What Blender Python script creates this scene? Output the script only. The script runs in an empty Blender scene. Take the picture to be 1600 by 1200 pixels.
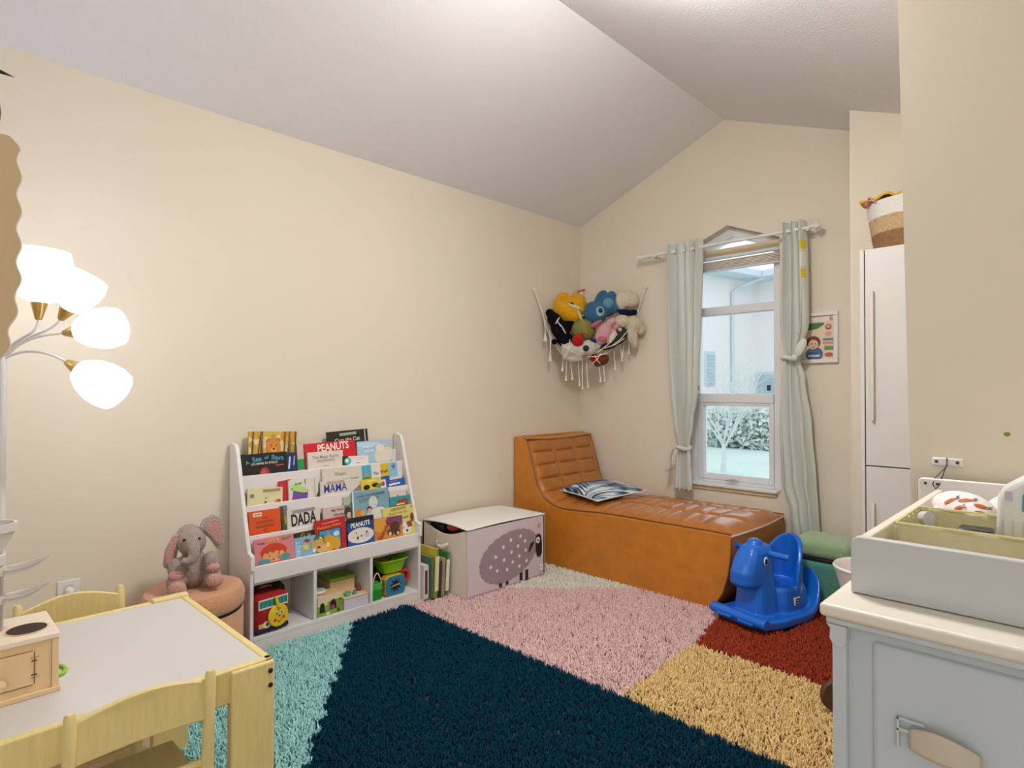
import bpy, bmesh, math, random
import numpy as np
from mathutils import Matrix, Vector, Euler

random.seed(7)
rng = np.random.default_rng(11)
PI = math.pi
SC = bpy.context.scene
COL = SC.collection

# ------------------------------------------------------------------ camera, world, exposure
cam_data = bpy.data.cameras.new('camera')
cam_data.sensor_width = 36.0
cam_data.lens = 36.0 * 935.0 / 1600.0
cam_data.clip_start = 0.05
cam = bpy.data.objects.new('camera', cam_data)
COL.objects.link(cam)
cam.location = (2.91, -3.73, 1.157)
cam.rotation_euler = (math.radians(90.0) + math.atan(10 / 935.0), 0.0, math.radians(44.5))
SC.camera = cam

world = bpy.data.worlds.new('overcast_sky')
SC.world = world
world.use_nodes = True
bg = world.node_tree.nodes['Background']
bg.inputs['Color'].default_value = (0.93, 0.97, 1.0, 1)
bg.inputs['Strength'].default_value = 0.8

SC.view_settings.view_transform = 'Standard'
SC.view_settings.look = 'None'
SC.view_settings.gamma = 1.0
SC.view_settings.use_curve_mapping = False
SC.view_settings.exposure = 0.80
LAMP_W = 2.4        # emission of the lit lamp shades
FILL_W = 54.0       # emission of the added fill lamp above the view

# ------------------------------------------------------------------ materials
def lin(c):
    if isinstance(c, str):
        c = c.lstrip('#'); c = [int(c[i:i + 2], 16) / 255 for i in (0, 2, 4)]
    return tuple((v / 12.92 if v <= .04045 else ((v + .055) / 1.055) ** 2.4) for v in c) + (1.0,)

MATS = {}
def mat(name, color, rough=.6, var=.08, vscale=12., bump=0., bscale=60., metal=0., emit=0., trans=0., sheen=0., coat=0., detail=3., spec=.5, stretch=None):
    if name in MATS: return MATS[name]
    m = bpy.data.materials.new(name); m.use_nodes = True
    nt = m.node_tree; N = nt.nodes; L = nt.links
    p = N['Principled BSDF']
    p.inputs['Roughness'].default_value = rough
    p.inputs['Metallic'].default_value = metal
    p.inputs['Specular IOR Level'].default_value = spec
    c = lin(color)
    p.inputs['Base Color'].default_value = c
    if var or bump:
        tc = N.new('ShaderNodeTexCoord'); mp = N.new('ShaderNodeMapping')
        L.new(tc.outputs['Object'], mp.inputs['Vector'])
        if stretch: mp.inputs['Scale'].default_value = stretch
    if var:
        no = N.new('ShaderNodeTexNoise'); no.inputs['Scale'].default_value = vscale; no.inputs['Detail'].default_value = detail
        L.new(mp.outputs['Vector'], no.inputs['Vector'])
        mx = N.new('ShaderNodeMix'); mx.data_type = 'RGBA'
        mx.inputs['A'].default_value = tuple(v * (1 - var) for v in c[:3]) + (1,)
        mx.inputs['B'].default_value = tuple(min(1, v * (1 + var)) for v in c[:3]) + (1,)
        L.new(no.outputs['Fac'], mx.inputs['Factor'])
        L.new(mx.outputs['Result'], p.inputs['Base Color'])
    if bump:
        n2 = N.new('ShaderNodeTexNoise'); n2.inputs['Scale'].default_value = bscale; n2.inputs['Detail'].default_value = 4
        L.new(mp.outputs['Vector'], n2.inputs['Vector'])
        b = N.new('ShaderNodeBump'); b.inputs['Strength'].default_value = bump; b.inputs['Distance'].default_value = .01
        L.new(n2.outputs['Fac'], b.inputs['Height']); L.new(b.outputs['Normal'], p.inputs['Normal'])
    if emit:
        p.inputs['Emission Color'].default_value = c; p.inputs['Emission Strength'].default_value = emit
    if trans: p.inputs['Transmission Weight'].default_value = trans
    if sheen:
        p.inputs['Sheen Weight'].default_value = sheen; p.inputs['Sheen Roughness'].default_value = .5
    if coat: p.inputs['Coat Weight'].default_value = coat; p.inputs['Coat Roughness'].default_value = .15
    MATS[name] = m
    return m

def ink(color):                       # flat print
    return mat('print_' + color.lstrip('#'), color, .55, var=.05, vscale=40)
def plastic(color): return mat('plastic_' + color.lstrip('#'), color, .35, var=.03)
def plush(color): return mat('plush_' + color.lstrip('#'), color, .95, var=.2, vscale=70, bump=1., bscale=170, sheen=.12 if sum(lin(color)[:3]) > .4 else 0., spec=.05)
def wood(name, color, stretch=(2, 14, 2)):
    return mat(name, color, .5, var=.14, vscale=6, bump=.05, bscale=30, stretch=stretch, detail=6)

M_wall = mat('wall_paint', '#e6dcc9', .85, var=.015, vscale=2, bump=.03, bscale=220, spec=.2)
M_ceil = mat('ceiling_paint', '#ecebee', .95, var=.02, vscale=50, bump=.28, bscale=150, spec=.1)
M_floor = mat('floor_laminate', '#b29a7c', .5, var=.2, vscale=4, stretch=(1, 12, 1))
M_white = mat('white_lacquer', '#e9e6e4', .35, var=.01)
M_whitem = mat('white_board', '#e8e4e2', .5, var=.015)
M_frame = mat('window_vinyl', '#e4e6ea', .4, var=.01)
M_maple = wood('maple_yellow', '#e2cf8e')
M_birch = wood('birch_ply', '#e3c394', (10, 2, 2))
M_black = mat('black_ink', '#15151a', .5, var=.05)
M_rope = mat('cotton_rope', '#f6f0e4', .9, var=.1, vscale=80, bump=.5, bscale=300)
M_chrome = mat('chrome', '#c8cad0', .2, var=0, metal=1.)
M_steel = mat('dark_steel', '#4a4a4e', .4, var=0, metal=.8)
M_brass = mat('brass', '#c9a863', .3, var=.04, metal=.85)
M_leather = mat('tan_leather', '#c67c26', .40, var=.26, vscale=16, bump=.12, bscale=120, coat=.15, detail=6)
M_leather_t = mat('tan_leather_tufted', '#b26d28', .27, var=.14, vscale=12, bump=.10, bscale=120, coat=.55, detail=6)
M_clear = None
def clear_plastic():
    global M_clear
    if M_clear: return M_clear
    m = bpy.data.materials.new('clear_plastic'); m.use_nodes = True
    nt = m.node_tree; N = nt.nodes; L = nt.links
    for n in list(N): N.remove(n)
    out = N.new('ShaderNodeOutputMaterial'); mx = N.new('ShaderNodeMixShader'); t = N.new('ShaderNodeBsdfTransparent'); g = N.new('ShaderNodeBsdfPrincipled')
    t.inputs['Color'].default_value = (.95, .93, .92, 1)
    g.inputs['Base Color'].default_value = lin('#dcd8d4'); g.inputs['Roughness'].default_value = .15
    fr = N.new('ShaderNodeLayerWeight'); fr.inputs['Blend'].default_value = .45
    ad = N.new('ShaderNodeMath'); ad.operation = 'ADD'; ad.inputs[1].default_value = .10; ad.use_clamp = True
    L.new(fr.outputs['Facing'], ad.inputs[0]); L.new(ad.outputs[0], mx.inputs['Fac'])
    L.new(t.outputs[0], mx.inputs[1]); L.new(g.outputs[0], mx.inputs[2]); L.new(mx.outputs[0], out.inputs['Surface'])
    M_clear = m; return m
def pane_glass():
    if 'pane_glass' in MATS: return MATS['pane_glass']
    m = bpy.data.materials.new('pane_glass'); m.use_nodes = True
    nt = m.node_tree; N = nt.nodes; L = nt.links
    for n in list(N): N.remove(n)
    out = N.new('ShaderNodeOutputMaterial'); mx = N.new('ShaderNodeMixShader'); t = N.new('ShaderNodeBsdfTransparent'); g = N.new('ShaderNodeBsdfGlossy')
    t.inputs['Color'].default_value = (.96, .98, 1, 1); g.inputs['Roughness'].default_value = .02
    fr = N.new('ShaderNodeFresnel'); fr.inputs['IOR'].default_value = 0.8
    L.new(fr.outputs[0], mx.inputs['Fac']); L.new(t.outputs[0], mx.inputs[1]); L.new(g.outputs[0], mx.inputs[2]); L.new(mx.outputs[0], out.inputs['Surface'])
    MATS['pane_glass'] = m; return m

# ------------------------------------------------------------------ mesh builder
def rotm(axis_z):                      # 3x3 turning +Z into axis_z
    return Vector((0, 0, 1)).rotation_difference(Vector(axis_z).normalized()).to_matrix()

class MB:
    def __init__(s): s.v = []; s.f = []; s.m = []
    def add(s, vs, fs, mi=0):
        o = len(s.v); s.v += [tuple(v) for v in vs]
        s.f += [tuple(i + o for i in f) for f in fs]; s.m += [mi] * len(fs); return s
    def box(s, a, b, mi=0, R=None, c=None):
        x0, y0, z0 = a; x1, y1, z1 = b
        vs = [Vector((x, y, z)) for z in (z0, z1) for y in (y0, y1) for x in (x0, x1)]
        if R is not None:
            c = Vector(c) if c is not None else Vector(((x0 + x1) / 2, (y0 + y1) / 2, (z0 + z1) / 2))
            vs = [c + R @ (v - c) for v in vs]
        return s.add(vs, [(0, 2, 3, 1), (4, 5, 7, 6), (0, 1, 5, 4), (2, 6, 7, 3), (0, 4, 6, 2), (1, 3, 7, 5)], mi)
    def tube(s, pts, r, n=8, mi=0, cap=True):
        pts = [Vector(p) for p in pts]; k = len(pts)
        rs = r if isinstance(r, (list, tuple)) else [r] * k
        t0 = (pts[1] - pts[0]).normalized(); a = t0.orthogonal().normalized(); vs = []
        for i, p in enumerate(pts):
            t = (pts[min(i + 1, k - 1)] - pts[max(i - 1, 0)]).normalized()
            a = (a - t * a.dot(t)); a = a.normalized() if a.length > 1e-6 else t.orthogonal().normalized()
            b = t.cross(a)
            for j in range(n):
                w = 2 * PI * j / n; vs.append(p + (a * math.cos(w) + b * math.sin(w)) * rs[i])
        fs = [(i * n + j, i * n + (j + 1) % n, (i + 1) * n + (j + 1) % n, (i + 1) * n + j) for i in range(k - 1) for j in range(n)]
        if cap: fs += [tuple(range(n))[::-1], tuple((k - 1) * n + j for j in range(n))]
        return s.add(vs, fs, mi)
    def lathe(s, prof, c=(0, 0, 0), n=24, mi=0, R=None, sq=None, cap=True):
        vs = []; c = Vector(c)
        for r, z in prof:
            for j in range(n):
                w = 2 * PI * j / n; x, y = math.cos(w), math.sin(w)
                if sq:
                    q = (abs(x) ** sq + abs(y) ** sq) ** (-1 / sq); x *= q; y *= q
                p = Vector((r * x, r * y, z)); vs.append(c + (R @ p if R is not None else p))
        k = len(prof)
        fs = [(i * n + j, i * n + (j + 1) % n, (i + 1) * n + (j + 1) % n, (i + 1) * n + j) for i in range(k - 1) for j in range(n)]
        loop = max(abs(prof[0][0] - prof[-1][0]), abs(prof[0][1] - prof[-1][1])) < 1e-6
        if cap and not loop:
            if prof[0][0] > 1e-5: fs.append(tuple(range(n))[::-1])
            if prof[-1][0] > 1e-5: fs.append(tuple((k - 1) * n + j for j in range(n)))
        return s.add(vs, fs, mi)
    def ell(s, c, r, R=None, n=16, k=10, mi=0):
        prof = [(max(1e-6, math.sin(PI * i / k)), -math.cos(PI * i / k)) for i in range(k + 1)]
        vs = []; c = Vector(c)
        if not isinstance(r, (tuple, list)): r = (r, r, r)
        for q, z in prof:
            for j in range(n):
                w = 2 * PI * j / n; p = Vector((q * math.cos(w) * r[0], q * math.sin(w) * r[1], z * r[2]))
                vs.append(c + (R @ p if R is not None else p))
        fs = [(i * n + j, i * n + (j + 1) % n, (i + 1) * n + (j + 1) % n, (i + 1) * n + j) for i in range(k) for j in range(n)]
        return s.add(vs, fs, mi)
    def prism(s, poly, fn, d0, d1, mi=0):      # poly of (a,b); fn(a,b,d)->xyz
        n = len(poly)
        vs = [fn(a, b, d0) for a, b in poly] + [fn(a, b, d1) for a, b in poly]
        fs = [tuple(range(n))[::-1], tuple(range(n, 2 * n))] + [(i, (i + 1) % n, n + (i + 1) % n, n + i) for i in range(n)]
        return s.add(vs, fs, mi)
    def poly(s, pts, mi=0): return s.add(pts, [tuple(range(len(pts)))], mi)
    def grid(s, fn, nu, nv, mi=0, mf=None, wrap=False):
        vs = [fn(i / nu, j / nv) for i in range(nu + 1) for j in range(nv + 1)]
        o = len(s.v); s.v += [tuple(v) for v in vs]; w = nv + 1
        for i in range(nu):
            for j in range(nv):
                s.f.append((o + i * w + j, o + (i + 1) * w + j, o + (i + 1) * w + j + 1, o + i * w + j + 1))
                s.m.append(mf((i + .5) / nu, (j + .5) / nv) if mf else mi)
        return s
    def build(s, name, mats, parent=None, smooth=True, bevel=0., local=False, remesh=0., sub=0, solid=0., seg=2, angle=40):
        me = bpy.data.meshes.new(name)
        vs = s.v
        if parent is not None and not local:
            r = parent
            while r.parent is not None: r = r.parent
            L = r.location; vs = [(x - L[0], y - L[1], z - L[2]) for x, y, z in vs]
        me.from_pydata([tuple(v) for v in vs], [], s.f)
        if not isinstance(mats, (list, tuple)): mats = [mats]
        for m in mats: me.materials.append(m)
        if len(mats) > 1: me.polygons.foreach_set('material_index', s.m)
        bm = bmesh.new(); bm.from_mesh(me); bmesh.ops.recalc_face_normals(bm, faces=bm.faces[:]); bm.to_mesh(me); bm.free()
        if smooth:
            me.polygons.foreach_set('use_smooth', [True] * len(me.polygons))
            me.set_sharp_from_angle(angle=math.radians(angle))
        me.update()
        o = bpy.data.objects.new(name, me); COL.objects.link(o)
        if parent is not None: o.parent = parent
        if remesh:
            md = o.modifiers.new('remesh', 'REMESH'); md.mode = 'VOXEL'; md.voxel_size = remesh; md.use_smooth_shade = True
            sm = o.modifiers.new('smooth', 'SMOOTH'); sm.factor = .5; sm.iterations = 3
        if solid:
            md = o.modifiers.new('solid', 'SOLIDIFY'); md.thickness = solid; md.offset = 0
        if bevel:
            md = o.modifiers.new('bevel', 'BEVEL'); md.width = bevel; md.segments = seg; md.limit_method = 'ANGLE'; md.angle_limit = math.radians(35)
        if sub:
            md = o.modifiers.new('sub', 'SUBSURF'); md.levels = sub; md.render_levels = sub
        return o

def thing(name, label, cat, loc=(0, 0, 0), rotz=0., group=None):
    o = bpy.data.objects.new(name, None); o.empty_display_size = .05; COL.objects.link(o)
    o.location = loc; o.rotation_euler = (0, 0, rotz)
    return tag(o, label, cat, group)
def tag(o, label, cat, group=None):
    o['label'] = label; o['category'] = cat
    if group: o['group'] = group
    return o
def struct(o): o['kind'] = 'structure'; return o
def stuff(o): o['kind'] = 'stuff'; return o
def copy_tree(root, loc=None, rotz=None):
    r = root.copy(); COL.objects.link(r)
    if loc is not None: r.location = loc
    if rotz is not None: r.rotation_euler = (0, 0, rotz)
    for ch in list(root.children):
        c = ch.copy(); COL.objects.link(c); c.parent = r
        for g in list(ch.children):
            d = g.copy(); COL.objects.link(d); d.parent = c
    return r

TALL = {'DADA': 1.75, 'MAMA': 1.3, 'PEANUTS': 1.25}
BOLD = {'DADA': .03, 'MAMA': .012, 'PEANUTS': .025}
TXT = {}
def text_geo(s):
    if s in TXT: return TXT[s]
    cu = bpy.data.curves.new('t', 'FONT'); cu.body = s; cu.size = 1.0; cu.resolution_u = 3; cu.fill_mode = 'FRONT'; cu.offset = BOLD.get(s, .016)
    o = bpy.data.objects.new('t', cu)
    me = bpy.data.meshes.new_from_object(o)
    vs = [tuple(v.co) for v in me.vertices]; fs = [tuple(p.vertices) for p in me.polygons]
    bpy.data.objects.remove(o); bpy.data.curves.remove(cu); bpy.data.meshes.remove(me)
    xs = [v[0] for v in vs] or [0]; ys = [v[1] for v in vs] or [0]
    x0, x1, y0, y1 = min(xs), max(xs), min(ys), max(ys)
    vs = [((v[0] - x0), (v[1] - y0)) for v in vs]
    TXT[s] = (vs, fs, x1 - x0, y1 - y0); return TXT[s]

def art(parent, shapes, fn, name='cover_art', local=True, dstep=.00025, d0=.0003):
    """flat print laid on a face. fn(a,b,d)->xyz. shapes: r e p s t tuples with a colour last. Lettering becomes a mesh of its own."""
    pics, words = MB(), MB(); pm, wm = [], []
    def idx(lst, c):
        m = ink(c)
        if m not in lst: lst.append(m)
        return lst.index(m)
    d = d0
    for s in shapes:
        k = s[0]; c = s[-1]; d += dstep
        if k == 'r': pts = [(s[1], s[2]), (s[3], s[2]), (s[3], s[4]), (s[1], s[4])]
        elif k == 'e': pts = [(s[1] + s[3] * math.cos(2 * PI * i / 20), s[2] + s[4] * math.sin(2 * PI * i / 20)) for i in range(20)]
        elif k == 'p': pts = s[1]
        elif k == 'l':     # a line of print too small to read: cx, cy, width, rot
            q = s[4] * .07; ca, sa = math.cos(s[5]), math.sin(s[5])
            pts = [(s[2] + x * ca - y * sa, s[3] + x * sa + y * ca) for x, y in ((-s[4] / 2, -q), (s[4] / 2, -q), (s[4] / 2, q), (-s[4] / 2, q))]
        elif k == 's':     # star: cx, cy, r, points
            pts = [(s[1] + s[3] * (1 if i % 2 == 0 else .5) * math.sin(PI * i / s[4]), s[2] + s[3] * (1 if i % 2 == 0 else .5) * math.cos(PI * i / s[4])) for i in range(2 * s[4])]
        if k == 't':       # text: string, cx, cy, width, rot, colour (height limited by 7th)
            _, txt, cx, cy, wd, rot, c = s
            vs, fs, w, h = text_geo(txt); q = wd / max(w, 1e-6); ca, sa = math.cos(rot), math.sin(rot)
            out = []
            for x, y in vs:
                x = (x - w / 2) * q; y = (y - h / 2) * q * TALL.get(txt, 1.)
                out.append(fn(cx + x * ca - y * sa, cy + x * sa + y * ca, d))
            words.add(out, fs, idx(wm, c))
        else:
            pics.poly([fn(a, b, d) for a, b in pts], idx(pm, c))
    if pics.v: pics.build(name, pm, parent, smooth=False, local=local)
    if words.v: words.build('lettering', wm, parent, smooth=False, local=local)

# ------------------------------------------------------------------ room shell
def zc(x): return 2.917 - .405 * abs(x - 1.18)
XZ = lambda a, b, d: (a, d, b)      # prism in the X-Z plane, extruded along Y
YZ = lambda a, b, d: (d, a, b)      # prism in the Y-Z plane, extruded along X
XY = lambda a, b, d: (a, b, d)

struct(MB().box((-.12, -6., -.1), (4.2, .16, 0)).build('floor', M_floor, smooth=False))
struct(MB().prism([(-5.2, 0), (0, 0), (0, 2.4395), (-5.2, 2.4395)], YZ, -.12, 0).build('wall_left', M_wall, smooth=False))
m = MB()
m.prism([(-.12, 2.391), (1.18, 2.917), (1.18, 3.02), (-.12, 2.49)], XZ, -5.2, .16)
m.prism([(1.18, 2.917), (3.4, zc(3.4)), (3.4, zc(3.4) + .1), (1.18, 3.02)], XZ, -5.2, .16)
struct(m.build('ceiling', M_ceil, smooth=False))
WX0, WX1, WZ0, WPX, WPZ = .90, 1.525, .535, 1.195, 2.226
WS0, WS1 = 2.105, 2.092
m = MB()
m.prism([(-.12, 0), (WX0, 0), (WX0, zc(WX0)), (0, zc(0)), (-.12, zc(-.12))], XZ, 0, .16)
m.prism([(WX1, 0), (2.012, 0), (2.012, zc(2.012)), (WX1, zc(WX1))], XZ, 0, .16)
m.prism([(WX0, 0), (WX1, 0), (WX1, WZ0), (WX0, WZ0)], XZ, 0, .16)
m.prism([(WX0, WS0), (WPX, WPZ), (WPX, zc(WPX)), (1.18, 2.917), (WX0, zc(WX0))], XZ, 0, .16)
m.prism([(WPX, WPZ), (WX1, WS1), (WX1, zc(WX1)), (WPX, zc(WPX))], XZ, 0, .16)
struct(m.build('wall_end', M_wall, smooth=False))
m = MB().prism([(2.012, 0), (2.66, 0), (2.66, zc(2.66)), (2.012, zc(2.012))], XZ, -.37, .16)
struct(m.build('wall_closet', M_wall, smooth=False))
m = MB()
vs = [(2.603, -2.06, 0), (3.6, -2.06, 0), (3.6, -2.06, zc(3.4)), (3.4, -2.06, zc(3.4)), (2.566, -2.06, zc(2.566))]
m.add(vs + [(x, -1.95, z) for x, y, z in vs], [(0, 1, 2, 3, 4), (9, 8, 7, 6, 5), (0, 5, 6, 1), (1, 6, 7, 2), (2, 7, 8, 3), (3, 8, 9, 4), (4, 9, 5, 0)])
m.add([(2.603, -1.95, 0), (2.70, -1.95, 0), (2.70, -1.95, zc(2.7)), (2.566, -1.95, zc(2.566)), (2.603, -.37, 0), (2.70, -.37, 0), (2.70, -.37, zc(2.7)), (2.566, -.37, zc(2.566))],
      [(0, 1, 2, 3), (7, 6, 5, 4), (0, 4, 5, 1), (1, 5, 6, 2), (2, 6, 7, 3), (3, 7, 4, 0)])
struct(m.build('wall_right', M_wall, smooth=False))

struct(MB().box((-.12, -5.32, 0), (2.6, -5.2, 2.3)).build('wall_back', M_wall, smooth=False))
struct(MB().box((3.6, -3.9, 0), (3.72, -1.95, 2.05)).build('wall_hall', M_wall, smooth=False))
# fill lamp added just above the view, to even out the room light
cl = thing('added_fill_lamp', 'round white fill lamp added out of view on the right slope', 'lamp', (1.85, -2.14, 2.64))
MB().lathe([(.03, 2.648), (.03, 2.63), (.015, 2.62), (.015, 2.59), (.145, 2.578), (.155, 2.570), (0, 2.570)], (1.85, -2.14, 0)).build('mount', M_white, cl)
MB().lathe([(0, 2.569), (.155, 2.569), (.178, 2.550), (.18, 2.530), (.15, 2.500), (.08, 2.486), (0, 2.482)], (1.85, -2.14, 0)).build('diffuser', mat('fill_diffuser', '#fffcf8', .5, var=0, emit=FILL_W), cl)

# ------------------------------------------------------------------ window
win = bpy.data.objects.new('window_1', None); COL.objects.link(win); win.location = (1.21, .08, WZ0); struct(win)
def roof(x): return WPZ - (x < WPX) * (WPX - x) * (WPZ - WS0) / (WPX - WX0) - (x >= WPX) * (x - WPX) * (WPZ - WS1) / (WX1 - WPX)
FX0, FX1 = .935, 1.50
m = MB().box((WX0, .07, WZ0), (.955, .15, roof(WX0)))
m.build('stile', M_frame, win, bevel=.004)
MB().box((1.462, .07, WZ0), (WX1, .15, roof(WX1))).build('stile', M_frame, win, bevel=.004)
MB().prism([(WX0, WS0), (WPX, WPZ), (WPX, WPZ - .06), (WX0, WS0 - .06)], XZ, .07, .15).build('gable_rail', M_frame, win, bevel=.004)
MB().prism([(WPX, WPZ), (WX1, WS1), (WX1, WS1 - .06), (WPX, WPZ - .06)], XZ, .07, .15).build('gable_rail', M_frame, win, bevel=.004)
MB().box((.955, .075, 1.66), (1.462, .145, 1.715)).build('transom', M_frame, win, bevel=.004)
MB().box((.955, .06, 1.075), (1.462, .14, 1.135)).build('meeting_rail', M_frame, win, bevel=.004)
MB().box((.955, .07, WZ0), (1.462, .15, .565)).build('bottom_rail', M_frame, win, bevel=.004)
sash = MB().box((.955, .065, .565), (.993, .125, 1.075)).box((1.432, .065, .565), (1.462, .125, 1.075)).box((.993, .065, .565), (1.432, .125, .602)).box((.993, .065, 1.055), (1.432, .125, 1.075)).build('sash', M_frame, win, bevel=.003)
m = MB().box((1.16, .045, .573), (1.24, .065, .585)).box((1.185, .03, .583), (1.235, .05, .589)); m.build('latch', M_white, sash, bevel=.002)
MB().box((.950, .052, 1.155), (.965, .066, 1.19)).build('stop_clip', mat('navy_clip', '#1b2440', .4), win)
MB().box((1.425, .052, 1.155), (1.445, .066, 1.19)).build('stop_clip', mat('grey_clip', '#3c4048', .4), win)
for nm, pts in (('pane', [(.993, .602), (1.432, .602), (1.432, 1.055), (.993, 1.055)]),
                ('pane', [(.955, 1.135), (1.462, 1.135), (1.462, 1.66), (.955, 1.66)]),
                ('pane', [(.955, 1.715), (1.462, 1.715), (1.462, roof(1.462) - .06), (WPX, WPZ - .06), (.955, roof(.955) - .06)])):
    MB().prism(pts, XZ, .098, .104).build(nm, pane_glass(), win, smooth=False)
MB().box((.935, -.012, .505), (1.50, .005, .53)).build('apron', mat('sill_cream', '#d8c9a0', .6, var=.03), win, bevel=.003)
MB().box((.915, -.03, .53), (1.515, .07, .548)).build('sill', M_frame, win, bevel=.004)

bl = thing('window_blind', 'cream slatted blind pulled up under the peak of the window', 'blind', (1.21, .04, 1.97))
MB().tube([(.91, .035, 2.03), (1.515, .035, 2.03)], .012, 12).build('headrail', mat('blind_rail', '#d9e2ea', .3, var=0), bl)
MB().box((.91, .045, 2.045), (1.515, .06, 2.09)).build('valance', mat('blind_valance', '#e0cfae', .7), bl)
for i in range(6):
    z = 1.958 + i * .0095
    MB().box((.915, .028, z), (1.51, .055, z + .005)).build('slat', mat('blind_slat', '#e6d9cc', .6, var=.02), bl, smooth=False)
MB().box((.91, .026, 1.945), (1.515, .058, 1.955)).build('bottom_bar', mat('blind_rail', '#d9e2ea'), bl, bevel=.002)
for x in (1.0, 1.21, 1.42):
    MB().tube([(x, .026, 2.03), (x, .024, 1.95)], .0016, 6).build('lift_cord', M_frame, bl)
MB().tube([(.99, .02, 2.02), (.985, .018, 1.75), (.99, .018, 1.60)], .0014, 6).build('pull_cord', M_frame, bl)

# ------------------------------------------------------------------ outside (washed-out daylight put into the pale base colours)
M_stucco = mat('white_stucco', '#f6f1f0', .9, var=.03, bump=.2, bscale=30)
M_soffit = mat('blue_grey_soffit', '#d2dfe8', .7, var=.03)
struct(MB().box((-40, .3, -.5), (30, 60, -.3)).build('ground_lawn', mat('washed_lawn', '#cfe3dc', .95, var=.12, vscale=1.5), smooth=False))
hs = thing('neighbour_house', 'white stucco house with pale blue eaves seen through the window', 'house', (-5.146, 15.83, -.3), math.radians(-101.7))
MB().box((-.3, -.3, 0), (12, 0, 5.0)).box((-.3, 0, 0), (0, 6, 5.0)).build('wall', M_stucco, hs, local=True, smooth=False)
MB().box((.0, 0, 4.98), (12, .75, 5.2)).box((0, .75, 4.98), (.75, 6, 5.2)).build('eave', M_soffit, hs, local=True, bevel=.02)
MB().tube([(.55, .7, 5.0), (1.0, .25, 4.75), (1.25, .07, 4.55), (1.25, .07, .1)], .055, 8).build('downspout', M_soffit, hs, local=True)
def louvre(x0, x1, z0, z1, wallB=False):
    fr = MB().box((x0, 0, z0), (x1, .06, z1)) if not wallB else MB().box((0, x0, z0), (.06, x1, z1))
    w = fr.build('window', mat('teal_shutter', '#cfe0e6', .6), hs, local=True, bevel=.01)
    n = 9
    for i in range(n):
        z = z0 + .05 + (z1 - z0 - .1) * i / n
        b = MB().box((x0 + .04, .06, z), (x1 - .04, .085, z + .05)) if not wallB else MB().box((.06, x0 + .04, z), (.085, x1 - .04, z + .05))
        b.build('slat', mat('shutter_slat', '#b4cdd8', .6), w, local=True, smooth=False)
louvre(2.1, 2.55, 1.6, 2.65); louvre(.08, .75, 1.2, 2.05, True)
# hedge: thousands of leaf cards nobody could count
def leaf_cloud(name, c, size, n, ls, m):
    p = (rng.random((n, 3)) - .5) * np.array(size) + np.array(c)
    a = rng.normal(size=(n, 3)); a /= np.linalg.norm(a, axis=1)[:, None]
    b = np.cross(a, rng.normal(size=(n, 3))); b /= np.linalg.norm(b, axis=1)[:, None]
    vs = np.stack([p - a * ls, p + b * ls * .5, p + a * ls, p - b * ls * .5], 1).reshape(-1, 3)
    me = bpy.data.meshes.new(name); me.from_pydata(vs.tolist(), [], np.arange(n * 4).reshape(-1, 4).tolist()); me.materials.append(m)
    o = bpy.data.objects.new(name, me); COL.objects.link(o); return o
hd = thing('hedge', 'green hedge washed pale by daylight beyond the lawn outside the window', 'hedge', (-3.2, 11.6, -.3))
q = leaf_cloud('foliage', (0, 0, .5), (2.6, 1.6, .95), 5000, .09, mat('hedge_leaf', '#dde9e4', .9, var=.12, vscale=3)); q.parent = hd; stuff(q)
tr = thing('bare_tree', 'slim bare tree on the lawn in front of the window', 'tree', (-1.88, 6.5, -.3))
M_bark = mat('washed_bark', '#d2d8d8', .9, var=.15)
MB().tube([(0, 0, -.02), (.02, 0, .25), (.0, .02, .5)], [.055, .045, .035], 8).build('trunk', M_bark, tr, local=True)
br = MB(); random.seed(3)
def branch(p, d, L, r, lev):
    pts = [p]; q = p.copy(); dd = d.copy()
    for i in range(4):
        dd = (dd + Vector((random.uniform(-.2, .2), random.uniform(-.2, .2), random.uniform(-.02, .14)))).normalized()
        q = q + dd * L / 4; pts.append(q.copy())
    br.tube(pts, [r, r * .85, r * .7, r * .55, r * .4], 5)
    if lev:
        for i in range(4 if lev > 1 else 5):
            k = random.randint(1, 4); nd = (dd + Vector((random.uniform(-.8, .8), random.uniform(-.8, .8), random.uniform(-.1, .5)))).normalized()
            branch(pts[k], nd, L * random.uniform(.5, .75), r * .5, lev - 1)
for a in range(6):
    w = a * 1.05; branch(Vector((0, .02, .42 + .02 * a)), Vector((math.cos(w) * .55, math.sin(w) * .55, .8)).normalized(), .95, .02, 3)
br.build('branches', M_bark, tr, local=True)

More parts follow.
